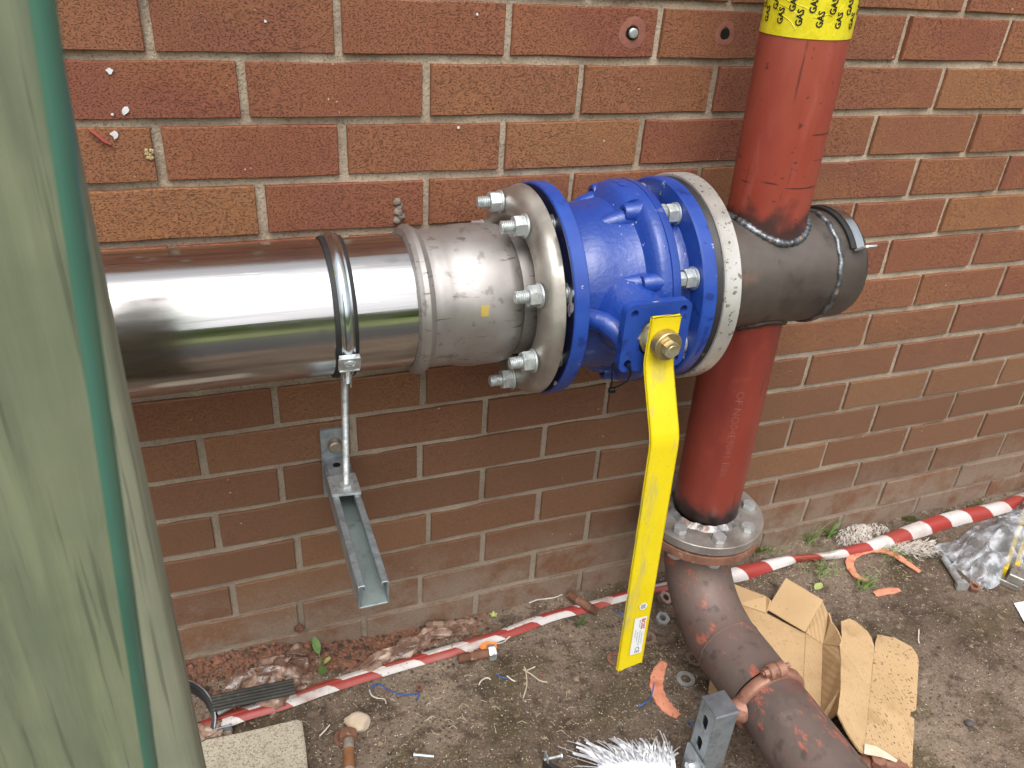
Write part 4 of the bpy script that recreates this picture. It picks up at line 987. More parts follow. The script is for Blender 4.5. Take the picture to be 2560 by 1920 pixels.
# glass sheet leaning in front of the post, its polished green edge towards us
def cyl_pt(az, rho, sz): return CAM + Vector((rho * sin(radians(az)), rho * cos(radians(az)), rho * sz))
Tp = cyl_pt(-7.42, .26, -.0874); Bp = cyl_pt(-11.9, .30, -1.27)
dv = Bp - Tp; T2 = Tp - dv * .8; B2 = Bp + dv * 1.52
B2 = Tp + dv * ((0.0 - Tp.z) / dv.z)
ud = Vector((-.78, .62, 0)).normalized(); wd = Vector((.62, .78, 0)).normalized() * .0088
gs = thing('glass_sheet', (B2.x, B2.y, 0), 'sheet of clear glass with a polished green edge leaning in front of the post', 'glass sheet')
bm = bmesh.new()
P4 = [T2, B2]; V8 = []
for P_ in P4:
    for q in (P_ - wd * .5, P_ + wd * .5, P_ + wd * .5 + ud * .24, P_ - wd * .5 + ud * .24): V8.append(bm.verts.new(q))
for f in ((0, 3, 7, 4), (1, 5, 6, 2), (3, 2, 6, 7)): bm.faces.new([V8[k] for k in f])
obj('pane', bm, m_glass, gs, 0)
bm = bmesh.new(); rws = []
for P_ in [T2 + (B2 - T2) * k / 40 for k in range(41)]:
    c_ = .0013; e = -ud * .0004
    rws.append([bm.verts.new(P_ + q) for q in (-wd * .5 + ud * c_ + e, -wd * .36 + e * 2, wd * .36 + e * 2, wd * .5 + ud * c_ + e)])
for A_, B_ in zip(rws, rws[1:]):
    for k in range(3): bm.faces.new((A_[k], A_[k + 1], B_[k + 1], B_[k]))
obj('polished_edge', bm, m_gedge, gs, 60, label='green polished edge of the sheet')

# ================================================================== GROUND CLUTTER
def G_(px, py, dz=0.0):
    p = gp(px, py, 0.0)
    for _ in range(4): p = gp(px, py, gh(p.x, p.y) + dz)
    return p
def ribbon(bm, pts, wid, nrm=None, thick=.0004, prof=None, uvs=None):
    """strip along pts; wid list; prof = cross-section [(v, height)] with v in -.5...5"""
    prof = prof or [(-.5, 0), (.5, 0)]
    uvl = bm.loops.layers.uv.verify() if uvs else None
    rows = []; L = 0; n = len(pts)
    for i, p in enumerate(pts):
        t = (pts[min(i + 1, n - 1)] - pts[max(i - 1, 0)]).normalized()
        if i: L += (pts[i] - pts[i - 1]).length
        N = (nrm[i] if nrm else Vector((0, 0, 1))); s = N.cross(t).normalized(); N = t.cross(s)
        w_ = wid[i] if isinstance(wid, (list, tuple)) else wid
        rows.append(([bm.verts.new(p + s * v * w_ + N * h) for v, h in prof], L))
    for (A_, la), (B_, lb) in zip(rows, rows[1:]):
        for k in range(len(prof) - 1):
            f = bm.faces.new((A_[k], B_[k], B_[k + 1], A_[k + 1]))
            if uvs:
                for lp, (u, v) in zip(f.loops, ((la, prof[k][0] + .5), (lb, prof[k][0] + .5), (lb, prof[k + 1][0] + .5), (la, prof[k + 1][0] + .5))): lp[uvl].uv = (u, v)
def smoothpts(P, n):
    out = []; m = len(P)
    for i in range(m - 1):
        p0, p1, p2, p3 = P[max(i - 1, 0)], P[i], P[i + 1], P[min(i + 2, m - 1)]
        for k in range(n):
            t = k / n; out.append(.5 * ((2 * p1) + (p2 - p0) * t + (2 * p0 - 5 * p1 + 4 * p2 - p3) * t * t + (3 * p1 - p0 - 3 * p2 + p3) * t ** 3))
    out.append(P[-1]); return out
# barrier tape, left length: folded flat
bt = thing('barrier_tape', (.6, -.06, 0), 'red and white striped barrier tape lying along the foot of the wall', 'barrier tape')
LP = [(300, 1612), (427, 1573), (520.8, 1541), (630, 1508.5), (755, 1466), (911, 1421), (1067.7, 1374), (1185, 1331), (1278.6, 1306.8), (1349, 1285.7), (1438, 1265), (1520, 1251)]
P = smoothpts([G_(x, y, .007) for x, y in LP], 10)
n = len(P); W_ = [.0325 - .0120 * (k / n) + .0012 * sin(k * .5) for k in range(n)]
bm = bmesh.new(); ribbon(bm, P, W_, prof=[(-.5, -.004), (-.30, .0025), (-.06, .0035), (0, .0015), (.06, .004), (.3, .0035), (.5, -.003)], uvs=1)
m_t1 = stripes('striped_tape_folded', .162, .042, .05, .8); obj('tape_fold', bm, m_t1, bt, 50, label='dirty folded length on the left')
RP_ = [(1500, 1262, 26), (1573, 1246, 30), (1620, 1232, 32), (1656, 1219.5, 30), (1700, 1209, 22), (1731, 1204.5, 14), (1794, 1199, 16), (1846, 1186, 25), (1914, 1166, 34), (1969, 1149, 34), (2034, 1129, 37), (2100, 1110, 38), (2165.6, 1092, 36), (2230, 1072, 36)]
P = smoothpts([G_(x, y, .014) for x, y, w_ in RP_], 8); n = len(P)
W_ = []
for k in range(n):
    i = min(k // 8, len(RP_) - 2); f = (k % 8) / 8; W_.append((RP_[i][2] * (1 - f) + RP_[i + 1][2] * f) * .00105)
NR = []
for k in range(n):
    tw = .5 + .35 * sin(k * .18); NR.append(Vector((-.1, -tw, 1)).normalized())
bm = bmesh.new(); ribbon(bm, P, W_, NR, prof=[(-.5, -.006), (-.35, .0), (-.1, .006), (.15, .0065), (.38, .001), (.5, -.006)], uvs=1)
m_t2 = stripes('striped_tape_clean', .134, .022, 0, .4); obj('tape_length', bm, m_t2, bt, 60, label='cleaner rolled length on the right')

# cardboard
cbx = thing('cardboard_box', (1.05, -.35, 0), 'torn flattened corrugated cardboard box lying behind the rusty pipe', 'cardboard box')
def zc5(x, y): return 1417.1 + .2969 * x, 1166.5 + .2969 * y
def panel(name, P, m, label=None, th=.0032, sub=3):
    bm = bmesh.new(); vs = [bm.verts.new(gp(*zc5(x, y), z)) for x, y, z in P]
    f = bm.faces.new(vs); bmesh.ops.triangulate(bm, faces=[f])
    bmesh.ops.subdivide_edges(bm, edges=bm.edges[:], cuts=sub, use_grid_fill=True)
    for v in bm.verts: v.co.z += .0007 * nz(v.co, 16, 3); 
    for v in bm.verts:
        if v.is_boundary: v.co += Vector((nz(v.co, 120), nz(v.co, 120, 5), 0)) * .0009
    bmesh.ops.recalc_face_normals(bm, faces=bm.faces)
    if sum(f.normal.z for f in bm.faces) < 0: bmesh.ops.reverse_faces(bm, faces=bm.faces)
    o = obj(name, bm, [m, m_torn], cbx, 0, label=label)
    md = o.modifiers.new('thick', 'SOLIDIFY'); md.thickness = th; md.offset = -1; md.material_offset_rim = 0
    return o
panel('flap', [(470, 300, .012), (560, 318, .014), (800, 408, .03), (832, 440, .032), (800, 532, .010), (597, 462, .008), (470, 420, .008)], m_cardboard, 'small back flap')
panel('base_panel', [(380, 1100, .006), (470, 430, .006), (597, 460, .006), (803, 533, .007), (1086, 678, .007), (1066, 1110, .008), (1040, 1370, .009), (700, 1400, .006)], m_corr)
panel('base_panel', [(1089, 679, .007), (1205, 745, .010), (1212, 760, .010), (1195, 1290, .014), (1235, 1312, .014), (1070, 1385, .012), (1068, 1110, .008)], m_corr)
panel('side_panel', [(1213, 760, .010), (1325, 772, .040), (1342, 900, .055), (1338, 1080, .062), (1320, 1255, .064), (1240, 1308, .016), (1198, 1290, .014)], m_corr)
panel('flap', [(945, 276, .050), (1215, 438, .052), (1085, 668, .016), (806, 503, .014)], m_cardboard, 'square flap folded up at the back')
panel('crumpled_corner', [(1206, 442, .050), (1250, 530, .046), (1240, 640, .03), (1212, 758, .011), (1088, 676, .009)], m_corr, sub=4)
panel('side_panel', [(1252, 530, .046), (1270, 590, .05), (1320, 660, .052), (1350, 735, .054), (1335, 772, .045), (1214, 757, .011), (1240, 640, .028)], m_cardboard)
panel('side_panel', [(1345, 592, .040), (1410, 570, .038), (1455, 590, .034), (1540, 665, .03), (1570, 715, .03), (1588, 775, .03), (1560, 1080, .036), (1515, 1500, .052), (1510, 1552, .054), (1480, 1530, .056), (1390, 1400, .062), (1322, 1260, .066), (1342, 1080, .064), (1346, 900, .056), (1338, 772, .045), (1352, 700, .042)], m_corr, 'middle panel with a ragged top edge')
panel('side_panel', [(1608, 686, .016), (1740, 712, .012), (1860, 775, .010), (1898, 830, .010), (1912, 890, .010), (1892, 1238, .012), (1850, 1245, .013), (1855, 1280, .013), (1880, 1300, .012), (1862, 1652, .016), (1700, 1590, .034), (1620, 1572, .044), (1513, 1553, .054), (1517, 1500, .052), (1562, 1080, .036), (1590, 780, .026)], m_corr_m, 'right panel spattered with mud')
bm = bmesh.new(); P = [gp(*zc5(x, y), z + .003) for x, y, z in ((1517, 1480, .053), (1600, 1500, .046), (1700, 1560, .034), (1790, 1620, .026), (1850, 1655, .018), (1700, 1600, .034), (1620, 1575, .044), (1515, 1555, .054))]
f = bm.faces.new([bm.verts.new(p) for p in P]); bmesh.ops.triangulate(bm, faces=[f]); obj('torn_strip', bm, m_torn, cbx, 0, label='strip where the paper facing is torn off')

# plastic sheets
def bag(name, P, zf, m, label, cat, n=34, seed=0, fold=.012):
    """crumpled film over a quad given by ground pixels"""
    bm = bmesh.new(); A_, B_, C_, D2 = [G_(*p) for p in P]; rows = []
    for i in range(n + 1):
        row = []
        for j in range(n + 1):
            u, v = i / n, j / n
            p = (A_ * (1 - u) + B_ * u) * (1 - v) + (D2 * (1 - u) + C_ * u) * v
            e = min(u, 1 - u, v, 1 - v); w_ = min(1, e * 5)
            wob = Vector((nz((u * 3, v * 3, seed), 2.2), nz((u * 3, v * 3, seed + 5), 2.2), 0)) * .02
            r1 = abs(nz((u * 3.2, v * 3.2, seed + 9), 1.6)); r2 = abs(nz((u * 5 + v * 2, v * 5, seed + 2), 1.3))
            row.append(bm.verts.new(p + wob + Vector((0, 0, .003 + zf(u, v) * w_ + fold * .8 * (1.1 - 2.4 * r1) * (.3 + .7 * w_) * .8 + fold * .5 * (1 - 2.4 * r2) * .45 + .002))))
        rows.append(row)
    for i in range(n):
        for j in range(n): bm.faces.new((rows[i][j], rows[i + 1][j], rows[i + 1][j + 1], rows[i][j + 1]))
    for v in bm.verts: v.co.z = max(v.co.z, gh(v.co.x, v.co.y) + .001); v.co.y = min(v.co.y, -.006)
    o = obj(name, bm, m, None, 180); return tag(o, label, cat)
bag('plastic_bag', [(2020, 1190), (2110, 1282), (2300, 1230), (2230, 1075)], lambda u, v: .05 * sin(pi * u) * sin(pi * v) ** .7 + .006, m_bag, 'clear crumpled plastic bag over the end of the spirit level', 'plastic bag', 44, 3, .02)
bag('plastic_sheet', [(474, 1480), (590, 1560), (682, 1482), (650, 1398)], lambda u, v: .020 * sin(pi * u) * sin(pi * v) ** .6 + .006, m_bagb, 'crumpled brownish plastic film under the black rubber strip', 'plastic sheet', 40, 7, .012)
bag('plastic_sheet', [(730, 1462), (880, 1425), (1040, 1352), (985, 1345)], lambda u, v: .016 * sin(pi * v) * (.4 + .6 * u), m_bagb, 'crumpled brownish plastic film tucked behind the striped tape', 'plastic sheet', 40, 13, .010)
bag('plastic_sheet', [(350, 1590), (420, 1640), (500, 1600), (480, 1560)], lambda u, v: .006, m_bagb, 'scrap of brownish plastic film beside the concrete slab', 'plastic sheet', 20, 17, .006)

# concrete slab
bm = bmesh.new(); P = [(430, 1604), (445, 1596), (560, 1572), (640, 1552), (652, 1556), (660, 1610), (672, 1740), (430, 1760), (380, 1700), (400, 1620)]
vs = [gp(x, y, .028) for x, y in P]
prism(bm, [(v.x, v.y) for v in vs], -.01, .028, Matrix()); 
es = [e for e in bm.edges if e.calc_length() > 0 and abs(e.verts[0].co.z - .028) < 1e-5 and abs(e.verts[1].co.z - .028) < 1e-5 and len(e.link_faces) == 2 and any(abs(f.normal.z) < .5 for f in e.link_faces)]
fix(bm)
bmesh.ops.bevel(bm, geom=es, offset=.0025, segments=2, affect='EDGES')
o = obj('concrete_slab', bm, m_concrete, None, 40); tag(o, 'speckled cream concrete slab at the bottom left by the post', 'slab')

# half clamp standing by the post
hc = thing('loose_clamp', tuple(G_(450, 1540)), 'curved rubber-lined clamp half lying on its edge beside the timber post', 'pipe clamp')
PA = smoothpts([G_(x, y, .022) for x, y in ((372, 1462), (400, 1470), (424, 1480), (444, 1497), (458, 1522), (464, 1550), (462, 1574))], 8)
def wallstrip(bm, pts, h0, h1, th, side):
    rows = []; n = len(pts)
    for i, p in enumerate(pts):
        t = (pts[min(i + 1, n - 1)] - pts[max(i - 1, 0)]).normalized(); s = Vector((t.y, -t.x, 0)) * side
        rows.append([bm.verts.new(p + Vector((0, 0, a)) + s * b) for a, b in ((h0, 0), (h1, 0), (h1, th), (h0, th))])
    for A_, B_ in zip(rows, rows[1:]):
        for k in range(4): bm.faces.new((A_[k], A_[(k + 1) % 4], B_[(k + 1) % 4], B_[k]))
    bm.faces.new(rows[0]); bm.faces.new(rows[-1])
bm = bmesh.new(); wallstrip(bm, PA, -.02, .002, .0022, -1); obj('band', fix(bm), m_galv, hc, 40)
for k in range(3):
    bm = bmesh.new(); wallstrip(bm, PA, -.021 + k * .0085, -.015 + k * .0085, .0055, 1); obj('rubber_rib', fix(bm), m_rubber, hc, 40)
bm = bmesh.new(); p = PA[-1]; box(bm, p + Vector((.014, -.001, -.009)), (.028, .003, .02), None, .0008); obj('end_tab', bm, m_galv, hc, 30)
# rubber strip
rs = thing('rubber_strip', tuple(G_(550, 1485)), 'offcut of black ribbed rubber strip lying on brown plastic', 'rubber strip')
a_, b_ = G_(458, 1520, .042), G_(636, 1482, .040)
for k in range(5):
    bm = bmesh.new(); d = (b_ - a_).normalized(); s = Vector((-d.y, d.x, 0)); off = s * (.0056 * (k - 2))
    tube(bm, [a_ + off * 1.15 + (b_ - a_) * q / 6 + Vector((0, 0, .0006 * (k % 2) + .0004 * sin(q))) for q in range(7)], .0033, 8); obj('rib', bm, m_rubber_g, rs, 50)
def rod(name, p0, p1, r, m, label, cat, pitch=.0014, z=.006):
    a_, b_ = G_(*p0, z), G_(*p1, z); bm = bmesh.new(); threaded(bm, r, 0, (b_ - a_).length, frame(a_, b_ - a_), pitch, 14)
    o = obj(name, fix(bm), m, None, 40); return tag(o, label, cat)
rod('threaded_rod', (470, 1541), (545, 1502), .0042, m_zinc, 'short zinc threaded rod lying beside the black rubber strip', 'threaded rod', z=.02)

def old_bolt(p0, p1, r, label, nut=None, head=None, z=.008, ms=m_rust, mn=m_rust, band=None):
    a_, b_ = G_(*p0, z), G_(*p1, z); L = (b_ - a_).length; M = frame(a_, b_ - a_); t = thing('old_bolt', (a_.x, a_.y, max(0, a_.z - z)), label, 'bolt')
    bm = bmesh.new(); threaded(bm, r, 0, L * .3, M, .0018, 16); lathe(bm, [(L * .3, r * .8), (L * .31, r), (L * .78, r), (L * .79, r * .8)], M, 18); threaded(bm, r, L * .79, L, M, .0018, 16)
    obj('shank', fix(bm), ms, t, 40)
    for q in (nut or ()):
        bm = bmesh.new(); hexprof(bm, r * 3.1, r * 1.6, M @ Matrix.Translation((0, 0, L * q)), r); obj('nut', fix(bm), mn, t, 30)
    if band:
        bm = bmesh.new(); lathe(bm, [(L * band[0], r), (L * band[0], r + .0006), (L * band[1], r + .0006), (L * band[1], r)], M, 18); obj('rust_band', bm, mat('orange_rust', [(140, 94, 58), (118, 78, 50)], 60, rough=.85, bump=[(160, .6, .001)]), t, 40)
    return t
old_bolt((1228, 1284), (1290, 1322), .0085, 'rusty stud bolt lying across the striped tape near the yellow lever', z=.016)
old_bolt((990, 1424), (1072, 1407), .0085, 'rusty stud bolt with a shiny nut below the striped tape', nut=(.78,), mn=m_zinc, z=.01)
old_bolt((920, 1350), (968, 1351), .0085, 'rusty stud bolt end against the wall beside a loose nut', z=.012, ms=mat('pale_rust', [(126, 100, 84), (150, 126, 108)], 60, rough=.8, bump=[(160, .5, .001)]))
old_bolt((752, 1580), (756, 1690), .009, 'standing-out rusty bolt with an orange middle at the bottom edge', nut=(.02,), z=.012, ms=mat('mixed_zinc_rust', [(140, 128, 116), (176, 168, 158)], 40, rough=.6, metal=.5, bump=[(160, .5, .001)]), band=(.38, .75))
def gnut(px, py, r, m, label, tilt=(0, 0, 1), grp=None):
    p = G_(px, py, .0015); bm = bmesh.new(); hexprof(bm, r * 2, r * .9, frame(p, tilt) @ Matrix.Rotation(px, 4, 'Z'), r * .52); o = obj('nut', fix(bm), m, None, 30); return tag(o, label, 'nut', grp)
m_pinknut = mat('pinkish_nut', [(150, 124, 116), (196, 176, 170)], 60, rough=.35, metal=.8)
gnut(1432, 1296, .0135, m_pinknut, 'pinkish loose nut left of the elbow, the upper of two', (.3, -.4, 1))
gnut(1430, 1340, .0125, m_zinc, 'shiny loose nut left of the elbow, the lower of two', (-.1, -.3, 1))
gnut(936, 1368, .012, m_rust, 'rusty loose nut against the wall by the bolt end', (.2, -.7, 1))
gnut(2101, 1271, .012, m_rust, 'rusty loose nut next to the clean bolt on the right', (0, -.2, 1))
gnut(906, 1452 + 38, .006, m_rust, 'tiny rusty nut on bare soil below the tape', (0, 0, 1))
def ring_(px, py, ro, ri, m, label, tilt=(0, 0, 1), cat='washer', dz=.002):
    p = G_(px, py, dz); bm = bmesh.new(); lathe(bm, [(0, ri), (0, ro), (.0018, ro), (.0018, ri)], frame(p, tilt), 32, closed=True); o = obj('washer', fix(bm), m, None, 30); return tag(o, label, cat)
ring_(1481, 1467, .0172, .0095, m_zinc, 'clean flat grey washer beside the orange gasket strip')
ring_(1330, 1424, .0165, .009, m_rust, 'rusty washer peeking out behind the tip of the yellow lever')
ring_(1398, 1378, .017, .0105, mat('brown_washer', [(104, 82, 72), (130, 106, 94)], 60, rough=.7, bump=[(160, .4, .001)]), 'brown washer just right of the lever sticker')
ring_(1500, 1424, .017, .011, mat('dark_washer', [(96, 82, 76), (128, 112, 104)], 60, rough=.6), 'dark washer half under the rusty elbow pipe', (.2, 0, 1))
ring_(1362, 1300, .015, .009, m_rust, 'small rusty washer near the tape behind the lever')
ring_(738, 1596, .0145, .0085, m_rust, 'rusty washer leaning on the bolt at the bottom edge', (.5, -.4, .8), dz=.006)
# clean bolt at right
t = thing('loose_bolt', tuple(G_(2060, 1240)), 'clean zinc hex bolt lying near the clear plastic bag', 'bolt')
a_, b_ = G_(2040, 1207, .009), G_(2076, 1262, .009); M = frame(a_, b_ - a_); L = (b_ - a_).length
bm = bmesh.new(); threaded(bm, .0078, 0, L * .45, M, .0019, 16); lathe(bm, [(L * .45, .0078), (L, .0078)], M, 18); obj('shank', bm, m_zinc, t, 40)
bm = bmesh.new(); hexprof(bm, .025, .011, M @ Matrix.Translation((0, 0, L - .002))); obj('head', bm, m_zinc, t, 30)
# screw pin
t = thing('small_pin', tuple(G_(915, 1632)), 'small bright aluminium pin lying alone on the soil', 'pin')
a_, b_ = G_(894, 1630, .004), G_(937, 1634, .004); M = frame(a_, b_ - a_); L = (b_ - a_).length
bm = bmesh.new(); lathe(bm, [(0, 0), (0, .0045), (.0015, .0045), (.002, .0028), (L, .0028), (L, 0)], M, 14); obj('pin_body', bm, m_zinc, t, 40)
# stones
def stone(px, py, r, m, label, sq=.7):
    p = G_(px, py, r * .45); bm = bmesh.new(); bmesh.ops.create_icosphere(bm, subdivisions=3, radius=r)
    for v in bm.verts:
        v.co *= 1 + .35 * nz(v.co / r, 1.1, px); v.co.z *= sq; v.co += p
    o = obj('stone', bm, m, None, 25); return tag(o, label, 'stone')
stone(773, 1560, .020, m_stone, 'pale angular stone above the bolt with the orange middle')
stone(2093, 1562, .0075, mat('dark_stone', [(70, 66, 68), (96, 92, 92)], 60, rough=.9), 'small dark stone on bare soil right of the cardboard')
stone(1018, 1378 + 30, .006, m_stone, 'small cream stone just below the striped tape')
bm = bmesh.new(); p = wp(647, 1357, -.006); bmesh.ops.create_icosphere(bm, subdivisions=2, radius=.009)
for v in bm.verts: v.co *= 1 + .4 * nz(v.co, 160); v.co.y *= .6; v.co += p
o = obj('brick_chip', bm, m_dust, None, 25); tag(o, 'orange brick chip lodged on the lowest mortar ledge', 'brick chip')
# orange gasket scraps
def gasket(P, wd_, label, z=.003):
    pts = smoothpts([G_(x, y, z) for x, y in P], 6); n = len(pts); bm = bmesh.new()
    ws = [wd_ * (.55 + .45 * min(1, min(k, n - 1 - k) / (n * .2))) * (1 + .08 * sin(k * 1.7)) for k in range(n)]
    ribbon(bm, pts, ws, prof=[(-.5, -.0015), (-.5, .0012), (-.3, .0024), (.3, .0026), (.5, .001), (.5, -.0015)])
    o = obj('gasket_scrap', bm, m_gasket, None, 40); return tag(o, label, 'gasket scrap')
gasket([(1434, 1431), (1422, 1455), (1418, 1482), (1427, 1510), (1443, 1530), (1466, 1548)], .024, 'curved orange gasket piece lying below the yellow lever')
gasket([(1988, 1236), (1958, 1215), (1925, 1194), (1892, 1187), (1860, 1192), (1840, 1204), (1836, 1222), (1850, 1244), (1881, 1260)], .018, 'open orange gasket ring lying under the striped tape', .006)
gasket([(1888, 1284), (1910, 1278), (1942, 1274)], .017, 'short orange gasket scrap on soil right of the grass tuft')
# orange wrapper
bm = bmesh.new(); A_ = [G_(x, y, z) for x, y, z in ((1034, 1396, .008), (1050, 1384, .014), (1072, 1386, .018), (1074, 1400, .012), (1056, 1410, .018), (1040, 1404, .006))]
f = bm.faces.new([bm.verts.new(p) for p in A_]); bmesh.ops.triangulate(bm, faces=[f]); o = obj('wrapper', bm, m_orangew, None, 0); tag(o, 'crumpled orange wrapper scrap beside the bolt with the shiny nut', 'wrapper')

# woven white fabric, bottom
wf = thing('woven_fabric', tuple(G_(1400, 1660)), 'bright white woven plastic scrap with a frayed fringe at the bottom edge', 'fabric scrap')
qr = random.Random(21)
bm = bmesh.new(); n = 26; rows = []
for i in range(n + 1):
    row = []
    for j in range(12):
        u = i / n; v = j / 11; x = 1290 + (1458 - 1290) * u + 10 * v; y = 1633 - 18 * sin(pi * u) * .6 + 130 * v + (0 if 0 < j else qr.uniform(-3, 3))
        row.append(bm.verts.new(G_(x, y, .018 + .006 * nz((u * 4, v * 4, 0), 1.5))))
    rows.append(row)
for i in range(n):
    for j in range(11): bm.faces.new((rows[i][j], rows[i + 1][j], rows[i + 1][j + 1], rows[i][j + 1]))
mw = mat('white_weave', [(216, 218, 226), (236, 238, 244)], 300, rough=.6, bump=[(420, 1, .002)]); obj('weave', bm, mw, wf, 60)
bm = bmesh.new()
def strand(bm, P, w_, tw=0):
    pts = smoothpts(P, 5); ribbon(bm, pts, w_, [Vector((.3 * sin(tw + k * .3), .3 * cos(tw), 1)) for k in range(len(pts))])
for k in range(170):
    u = qr.random(); bx = 1292 + 162 * u; by = 1634 - 10 * sin(pi * u) + qr.uniform(0, 24)
    lean = -38 * (1 - u) ** 1.2 + 12 * u * 0 + qr.uniform(-14, 12); ln = qr.uniform(18, 40) * (1.0 if u > .2 else 1.0)
    if qr.random() < .08: ln *= 1.2
    a_ = G_(bx, by, .02); m_ = G_(bx + lean * .5, by - ln * .5, .022 + qr.uniform(0, .014)); e_ = G_(bx + lean * 1.15 + qr.uniform(-12, 12), by - ln * .92, .008 + qr.uniform(0, .02))
    strand(bm, [a_, m_, e_], qr.choice((.0016, .0026, .0034)), qr.random() * 6)
for P in ([(1300, 1645), (1250, 1628), (1205, 1612)], [(1300, 1655), (1250, 1640), (1225, 1632)], [(1310, 1640), (1262, 1612), (1225, 1600)], [(1300, 1658), (1245, 1655), (1232, 1662)], [(1440, 1625), (1434, 1600), (1425, 1578)], [(1446, 1625), (1440, 1602), (1433, 1584)], [(1300, 1640), (1270, 1600), (1252, 1590)]):
    strand(bm, [G_(x, y, z) for (x, y), z in zip(P, (.02, .02, .008))], .0022)
o = obj('fringe', bm, m_white, wf, 60); tag(o, kind='stuff')
# woven white fabric, by the wall
wf = thing('mop_fabric', tuple(G_(1900, 1160)), 'dirty white tangled fabric scrap lying by the wall under the striped tape', 'fabric scrap')
bm = bmesh.new()
for cx_, cy_, sx_, sy_, h_, n_ in ((1850, 1152, 36, 26, .03, 420), (1925, 1180, 40, 12, .008, 160), (1985, 1186, 40, 16, .014, 320), (1890, 1140, 30, 10, .02, 80)):
    for k in range(n_):
        a = qr.uniform(0, 6.28); rr = sqrt(qr.random()); px = cx_ + sx_ * rr * cos(a); py = cy_ + sy_ * rr * sin(a)
        hz = h_ * (1 - rr * rr) * qr.uniform(.7, 1) + .002; d = qr.uniform(-.9, .9) + (1.6 if cx_ < 1900 else 0); l = qr.uniform(8, 20)
        strand(bm, [G_(px, py, hz), G_(px + l * .5 * cos(d) + qr.uniform(-2, 2), py + l * .4 * sin(d) + qr.uniform(-2, 2), hz + qr.uniform(-.002, .004)), G_(px + l * cos(d), py + l * .8 * sin(d), max(.001, hz - .006))], qr.choice((.0009, .0013)), qr.random() * 6)
for v in bm.verts: v.co.y = min(v.co.y, -.004)
o = obj('tangled_threads', bm, m_whited, wf, 60); tag(o, kind='stuff')

# spirit level at the right edge
sl = thing('spirit_level', tuple(G_(2200, 1230)), 'worn yellow spirit level poking in at the right edge under the bag', 'spirit level')
a_ = G_(2196, 1262, .012); b_ = G_(2236, 1130, .012); d = (b_ - a_).normalized(); s = Vector((d.y, -d.x, 0)).normalized(); up = Vector((0, 0, 1))
Ml = Matrix(((s.x, d.x, 0, a_.x), (s.y, d.y, 0, a_.y), (0, 0, 1, a_.z), (0, 0, 0, 1)))
bm = bmesh.new(); box(bm, (-.012, .26, .008), (.010, .5, .024), Ml, .001); box(bm, (-.030, .26, .008), (.009, .5, .026), Ml, .001); obj('level_body', bm, m_levely, sl, 30)
bm = bmesh.new(); box(bm, (-.021, .27, .004), (.010, .48, .012), Ml); obj('level_web', bm, m_alu, sl, 30)
bm = bmesh.new(); box(bm, (-.006, .012, .010), (.030, .045, .030), Ml, .002); box(bm, (-.02, -.008, -.004), (.05, .006, .014), Ml, .001); obj('end_cap', bm, m_alu, sl, 30)
bm = bmesh.new()
for q in (.0, .022): prism(bm, circ(-.008, q + .003, .0025, 12), .0252, .0262, Ml)
obj('rivet', fix(bm), m_rust, sl)
# paper
bm = bmesh.new(); A_ = [G_(x, y, .004) for x, y in ((2190, 1302), (2260, 1292), (2290, 1400), (2222, 1362))]; bm.faces.new([bm.verts.new(p) for p in A_])
bmesh.ops.subdivide_edges(bm, edges=bm.edges[:], cuts=6, use_grid_fill=True)
for v in bm.verts: v.co.z += .003 * nz(v.co, 20)
o = obj('paper_sheet', bm, m_paper, None, 60); tag(o, 'corner of a white paper sheet at the right edge', 'paper')
# black clamp piece at the bottom, rust flange at bottom right
bc = thing('clamp_scrap', tuple(G_(1200, 1655)), 'black rubber clamp end with a small screw at the bottom edge', 'clamp scrap')
bm = bmesh.new(); PA = smoothpts([G_(x, y, .014) for x, y in ((1178, 1640), (1196, 1655), (1225, 1672), (1260, 1700))], 5); wallstrip(bm, PA, -.014, .006, .007, 1); obj('rubber_band', fix(bm), m_rubber, bc, 30)
bm = bmesh.new(); p = G_(1180, 1640, .02); box(bm, p, (.002, .016, .024), None, .0005); threaded(bm, .0028, -.004, .026, frame(p, (1, -.1, .05)), .0012, 12); lathe(bm, [(.024, 0), (.024, .005), (.027, .005), (.027, 0)], frame(p, (1, -.1, .05)), 14); obj('tab_screw', bm, m_zinc, bc, 30)
rf = thing('rusty_coupling', tuple(G_(1915, 1690)), 'rim of a rusty pink coupling showing at the bottom right under the cardboard', 'coupling')
bm = bmesh.new(); p = G_(1915, 1688, .03); lathe(bm, [(-.03, .05), (-.01, .056), (.004, .056), (.009, .052), (.009, .034), (.002, .03), (-.03, .03)], frame(p, (.05, .12, 1)), 48); obj('coupling_rim', fix(bm), m_copper, rf, 40)
bm = bmesh.new(); p = G_(1895, 1650, .03); hexprof(bm, .022, .012, frame(p, (0, 0, 1))); obj('coupling_bolt', fix(bm), m_copper, rf, 30)

